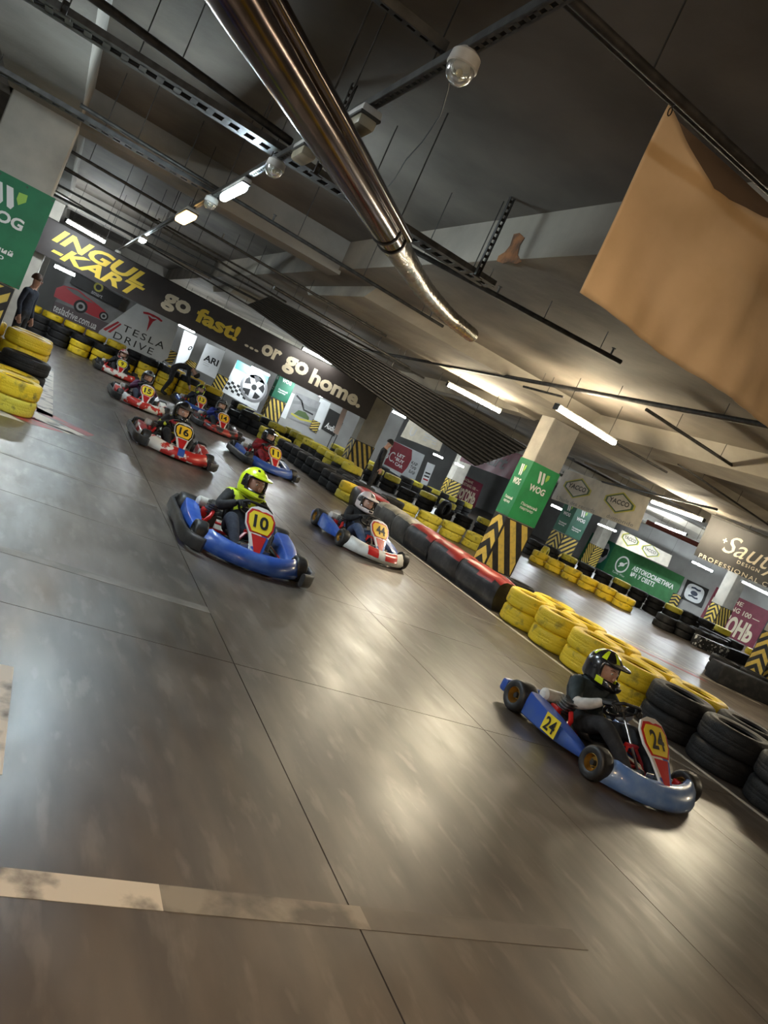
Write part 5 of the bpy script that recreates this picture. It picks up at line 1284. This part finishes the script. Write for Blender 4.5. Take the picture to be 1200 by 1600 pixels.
def box_lamp(p, label, L=.30, wd=.13, m_=None, h=.09):
    t = thing('box_lamp', label, 'lamp', p)
    mb = MB(); mb.rbox((0, 0, .03), (wd, L, .05), .015); mb.build('base', WHITEPL, t)
    mb = MB(); mb.rbox((0, 0, -.03), (wd * .9, L * .95, .075), .025); mb.build('diffuser', m_ or mat('yellowed_diffuser', (.55, .50, .36), .35, 0, (.4, .36, .26), 9), t)
    mb = MB(); mb.rbox((0, 0, .002), (wd * 1.04, L * 1.03, .018), .006); mb.build('rim', GALV, t)
    return t
def onrail(px, py, z=3.27): p = G(px, py, z); return (XR, p.y, z)
dome_lamp(onrail(700, 88), 'unlit round dome lamp where two perforated rails cross', .068)
box_lamp(onrail(556, 184), 'unlit yellowed box lamp hanging just right of the shiny duct')
box_lamp(onrail(470, 232), 'unlit yellowed box lamp partly behind the shiny duct')
dome_lamp(onrail(422, 258), 'unlit glass dome lamp left of the shiny duct', .075)
box_lamp(onrail(365, 296), 'bright cool white box lamp', 1.05, .085, LED_M)
dome_lamp(onrail(323, 313), 'unlit glass dome lamp between the white and the orange lamp', .075)
box_lamp(onrail(293, 338), 'glowing orange box lamp', 1.0, .17, WARM_M)
box_lamp(onrail(228, 376), 'small glaring white lamp at the far end of the rail', .4, .13, LED_M)
dome_lamp(onrail(190, 398), 'small unlit lamp at the far tip of the lamp rail', .08)
for y in (1.0, -2.0): box_lamp((XR, y, 3.27), 'added orange box lamp over the photographer, warming the tan cloth', .6, .2, WARM_B)['group'] = 'added lamps outside the view'  # unseen lamps added to throw warm light on the tan cloth
# cross rail at the dome lamp
t = thing('cross_rail', 'short perforated rail crossing the lamp rail at the round dome lamp', 'rail', (XR, G(700, 88, 3.4).y, 3.42))
mb = MB(); perforated(mb, (-1.2, 0, 0), (-.02, 0, 0), .05, .045, .07); mb.build('channel', GALV, t)
mb = MB(); rodup(mb, (-.5, 0, 0), ZS - 3.42); mb.build('hanger_rod', DARKMETAL, t)
# loose wire
mb = MB(); mb.tube([G(704, 108, 3.3), G(700, 140, 3.28), G(688, 180, 3.3), G(660, 222, 3.36), G(634, 250, 3.4), G(618, 278, 3.42), G(600, 300, 3.45)], .004, 5)
thin('loose_wire', 'thin crinkled wire trailing from the round dome lamp to the duct', 'wire', mb, BLACK)

# shiny duct
DUCT = mat('duct_metal', (0.12, 0.088, 0.078), 0.17, 1.0, (0.07, 0.052, 0.048), 5, .4, .65)
FOIL = mat('crinkled_foil', (0.55, 0.52, 0.46), 0.22, 1.0, (0.35, 0.33, 0.29), 14, .4, .65, .5, 26)
P = [G(255, -210, 2.98), G(385, 8, 3.03), G(500, 192, 3.04), G(612, 372, 3.17)]
t = thing('air_duct', 'shiny round air duct running under the ceiling with a crinkled foil end', 'duct', P[-1]); o = Vector(P[-1])
mb = MB(); mb.tube([p - o for p in P], [.135, .132, .122, .118], 32); mb.build('rigid_pipe', DUCT, t)
mb = MB(); dd = (P[1] - P[0]).normalized(); sd = dd.cross(Vector((0, 0, 1))).normalized()
mb.tube([p - o + sd * .13 + Vector((0, 0, .05)) for p in P], .038, 12); mb.build('side_pipe', DUCT, t)
fl = [P[-1], G(634, 408, 3.23), G(662, 452, 3.26), G(700, 494, 3.28), G(738, 524, 3.28)]
pts = []
for i in range(41):
    f = i / 40 * 4; k = min(3, int(f)); pts.append(fl[k].lerp(fl[k + 1], f - k) - o)
sm = [pts[0]] + [(pts[i - 1] + pts[i] * 2 + pts[i + 1]) / 4 for i in range(1, 40)] + [pts[-1]]
for _ in range(5): sm = [sm[0]] + [(sm[i - 1] + sm[i] * 2 + sm[i + 1]) / 4 for i in range(1, 40)] + [sm[-1]]
mb = MB(); mb.tube(sm, [(.118 - .030 * i / 40) * (1 + (.03 if i % 2 else -.02)) for i in range(41)], 24, caps=False); mb.build('foil_hose', FOIL, t)
for f_, r in ((0.0, .122), (.06, .122)):
    c = P[-1].lerp(P[-2], f_ * 2) - o; d = (P[-1] - P[-2]).normalized(); mb = MB(); mb.cyl(c - d * .012, c + d * .012, r + .008, n=32); mb.build('clamp_ring', DARKMETAL, t)
for p in (P[1], P[2], P[3]):
    mb = MB(); c = p - o; mb.cyl(c + Vector((0, 0, .11)), Vector((c.x, c.y, ZS - o.z)), .006, n=6); mb.build('hanger_rod', DARKMETAL, t)

# sprinkler and service pipes
def pipe(a, b, label, r=.028, ztop=ZS, rods=4, heads=0, m_=DARKMETAL, ext=0.0, tee=False):
    a = Vector(a); b = Vector(b); b.z = a.z; d = (b - a).normalized(); a = a - d * ext
    t = thing('service_pipe', label, 'pipe', (a + b) / 2); o = t.location.copy()
    mb = MB(); mb.cyl(a - o, b - o, r, n=10); mb.build('pipe_run', m_, t)
    for k in range(rods):
        p = (a - o).lerp(b - o, (k + .6) / rods); zt = ceil_z(p.x + o.x, p.y + o.y)
        if zt <= o.z: continue
        mb = MB(); rodup(mb, p, zt - o.z, .005); mb.build('hanger_rod', DARKMETAL, t)
    for k in range(heads):
        p = (a - o).lerp(b - o, (k + .9) / heads); mb = MB(); mb.cyl(p, p + Vector((0, 0, .09)), .012, n=8); mb.cyl(p + Vector((0, 0, .09)), p + Vector((0, 0, .1)), .025, n=10); mb.build('sprinkler_head', GALV, t)
    return t
pipe(G(150, 0, 3.6), G(455, 222, 3.6), 'dark pipe running beside the wide slotted cable tray', .035, ext=2.0, rods=5)
pipe(G(602, 368, 3.55), G(970, 566, 3.55), 'dark sprinkler pipe ending below the hanging tan cloth', .028, rods=4, heads=2)
pipe(G(320, 283, 3.55), G(692, 510, 3.55), 'dark sprinkler pipe ending beside the foil end of the duct', .024, ext=1.5, rods=5, heads=2)
pipe(G(250, 318, 3.55), G(603, 525, 3.55), 'dark sprinkler pipe ending above the slogan banner, farther than the foil end', .024, ext=2, rods=5, heads=2)
pipe(G(140, 285, 3.55), G(447, 472, 3.55), 'thin dark pipe ending above the word fast', .022, ext=1.5, rods=5, heads=2)
pipe(G(90, 300, 3.5), G(405, 487, 3.5), 'thin dark pipe close above the slogan banner', .02, rods=5, ext=1)
pipe(G(120, 275, 3.6), G(430, 448, 3.6), 'pair of thin pipes in front of the far bay', .02, rods=4, ext=1)
pipe(G(428, 449, 3.5), G(640, 575, 3.5), 'thick dark pipe along the top of the black ribbed curtain', .035, rods=5)
pipe(G(560, 545, 3.6), G(1215, 668, 3.6), 'black conduit slanting across the lit beam in front of the bright green wrapped pillar', .035, rods=7)
pipe(G(818, 604, 3.5), G(872, 638, 3.3), 'short conduit feeding the long tube light', .02, rods=1)
pipe(G(958, 690, 3.25), G(1042, 738, 3.25), 'conduit carrying on from the long tube light', .02, rods=1)
pipe(G(1010, 640, 3.55), G(1210, 770, 3.55), 'dark conduit running under the rough beam right of the long tube light', .025, rods=3)
pipe(G(1060, 725, 3.5), G(1215, 830, 3.5), 'dark thin pipe above the dark design banner', .02, rods=3)
pipe(G(705, 690, 2.95), G(830, 763, 2.95), 'rust brown pipe crossing before the maroon kart banner', .06, rods=3, m_=mat('rust_pipe', (.11, .055, .03), .5, .3, (.06, .03, .02), 7))
pipe(G(880, 738, 3.42), G(1120, 796, 3.42), 'dark pipe along the top edge of the YACCO banner', .03, rods=3)
RP = mat('red_brown_pipe', (.16, .035, .03), .5)
pipe(G(1010, 815, 3.0), G(1105, 858, 3.0), 'red brown pipe behind the tube lights near the dark design banner', .09, rods=2, m_=RP)
pipe((-2, 19.0, 3.45), (9, 19.0, 3.45), 'long dark pipe between the far beams over the grid', .03, rods=5)
pipe((-2, 18.3, 3.6), (9, 18.3, 3.6), 'second long dark pipe between the far beams over the grid', .025, rods=5)
for (x, y, lab) in ((23, 19.2, 'dark'), ): pass
# perforated drop struts
def strut(px0, px1, x_y, label):
    a = Vector((x_y[0], x_y[1], ZS if x_y[0] < 3.6 else 3.78)); b = Vector((x_y[0], x_y[1], 3.44))
    t = thing('drop_strut', label, 'strut', b); mb = MB(); L = a.z - b.z
    for s in (-1, 1): mb.box((s * .022, 0, L / 2), (.006, .04, L))
    n = int(L / .06)
    for k in range(n): mb.box((0, .018, (k + .5) * L / n), (.044, .004, .03))
    mb.build('channel', DARKMETAL, t); mb = MB(); mb.box((0, 0, .0), (.12, .06, .01)); mb.build('foot_plate', GALV, t)
strut(None, None, (3.3, ya - .19), 'perforated drop strut by the rusty stain at the end of the wide cable tray')
strut(None, None, (1.5, ya - .19), 'perforated drop strut holding the wide cable tray beside the duct')
strut(None, None, (-.62, ya - .19), 'perforated drop strut holding the wide cable tray by the edge beam')

# rust stain on the side of the drop slab
RUST = mat('rust_stain', (.22, .085, .025), .9, 0, (.08, .035, .015), 8, .4, .6, .4, 20)
mb = MB()
A = [G(p[0], p[1], 3.77) for p in ((790, 405), (778, 430), (790, 448), (820, 440), (812, 405))]
mb.poly([AX(p[0], p[1], 3.597) for p in ((803, 366), (797, 384), (789, 394), (779, 400), (776, 408), (786, 412), (795, 409), (806, 413), (815, 409), (809, 398), (812, 384), (820, 372), (812, 364))], .003, (-1, 0, 0))
mb.build('rust_stain', RUST, ceiling)

# black ribbed curtain
t = thing('ribbed_curtain', 'black ribbed sheet hanging under the beams right of the slogan banner', 'curtain', (8.0, 16.5, 2.4))
o = Vector((8.0, 16.5, 2.4))
c = [AY(424, 462, 16.8), AY(826, 700, 16.8), AY(742, 728, 16.8), AY(386, 476, 16.8)]
for k in range(12):
    v0 = k / 12; v1 = (k + 1.0) / 12
    f = lambda u, v: c[3].lerp(c[2], u).lerp(c[0].lerp(c[1], u), v) - o
    mb = MB(); secs = []
    for i in range(7):
        u = i / 6; a, b2 = f(u, v0), f(u, v1); n = Vector((0, -1, 0)); h = (b2 - a).length
        secs.append([a, a.lerp(b2, .3) + n * min(.05, h * .5), a.lerp(b2, .7) + n * min(.05, h * .5), b2, b2 - n * .01, a - n * .01])
    mb.loft(secs, smooth=False); mb.build('rib', mat('black_curtain', (.010, .010, .011), .6), t)

for k in range(6):
    p = c[0].lerp(c[1], (k + .5) / 6); mb = MB(); mb.cyl(p - o, Vector((p.x, p.y, ceil_z(p.x, p.y))) - o, .006, n=5); mb.build('hanger_rod', DARKMETAL, t)
# tan cloth hanging from a pipe near the photographer
YC = 3.03
pipe((0.2, YC - .03, 3.63), (6.0, YC - .03, 3.63), 'dark pipe carrying the tan cloth', .025, rods=3)
pipe((0.2, YC + .09, 3.68), (6.0, YC + .09, 3.68), 'second dark pipe behind the one carrying the tan cloth', .02, rods=2)
TAN = mat('tan_cloth', (.64, .47, .29), .75, 0, (.52, .37, .21), 2.2, .38, .66, .12, 9)
bot = [AY(905, 457, YC), AY(1000, 525, YC), AY(1100, 596, YC), AY(1200, 667, YC)]
tops = [AY(1050, 168, YC), AY(1062, 190, YC), AY(1078, 232, YC), AY(1092, 268, YC), AY(1106, 296, YC), AY(1135, 312, YC), AY(1165, 322, YC), AY(1200, 338, YC)]
x_l = bot[0].x; x_r = 5.2; zb = bot[0].z; zb_r = bot[-1].z
def ztop_at(x):
    if x <= tops[0].x: return tops[0].z
    for p, q in zip(tops[:-1], tops[1:]):
        if p.x <= x <= q.x: return p.z + (q.z - p.z) * (x - p.x) / max(1e-5, q.x - p.x)
    return tops[-1].z + min(.5, (x - tops[-1].x) * .35)
t = thing('tan_cloth', 'large creased tan cloth hanging by one corner from a ceiling pipe', 'cloth', (2.9, YC, zb))
nu, nv = 60, 24; vs = []
xs = [x_l + (x_r - x_l) * (i / nu) ** 1.25 for i in range(nu + 1)]
for j in range(nv + 1):
    v = j / nv
    for x in xs:
        z0 = zb + (zb_r - zb) * (x - x_l) / (bot[-1].x - x_l); z1 = ztop_at(x)
        z = z0 + (z1 - z0) * v
        w_ = .035 * math.sin(x * 7 + z * 3) * (1 - v) + .03 * math.sin((x - 2.0) * 9 - z * 7) * v + .012 * math.sin(x * 31) * (1 - v) ** 2 + .03 * math.sin((x + z) * 5.0) + .02 * mnoise.noise(Vector((x * 4, z * 4, 0)))
        vs.append((x - 2.9, w_ * .55 * (0.25 + min(1, (x - x_l) * 2)), z - zb))
k = nu + 1
mb = MB(); mb.add(vs, [(j * k + i, j * k + i + 1, (j + 1) * k + i + 1, (j + 1) * k + i) for j in range(nv) for i in range(nu)], 0, True)
co = mb.build('cloth_sheet', TAN, t); s = co.modifiers.new('thickness', 'SOLIDIFY'); s.thickness = .004
mb = MB(); rr = []
for x in [tops[1].x + .02 + (x_r - tops[1].x - .02) * i / 24 for i in range(25)]:
    zt = ztop_at(x); rr.append([Vector((x - 2.9, .03, zt - zb - .05)), Vector((x - 2.9, .05 + .02 * math.sin(x * 9), (zt + 3.6) / 2 - zb)), Vector((x - 2.9, .04, 3.6 - zb))])
mb.loft(rr, closed=False, caps=False); co2 = mb.build('folded_back', mat('brown_lining', (.10, .065, .04), .7), t)
s = co2.modifiers.new('thickness', 'SOLIDIFY'); s.thickness = .003
mb = MB(); p = tops[0]; mb.tube([Vector((p.x - 2.9 + .01 * math.cos(a), 0, p.z - zb - .02 + .02 * math.sin(a))) for a in [2 * PI * q / 10 for q in range(10)]], .003, 5, closed=True)
mb.cyl((p.x - 2.9, -.0, p.z - zb), (p.x - 2.9, -.03, 3.62 - zb), .004, n=5); mb.build('tie_cord', BLACK, t)
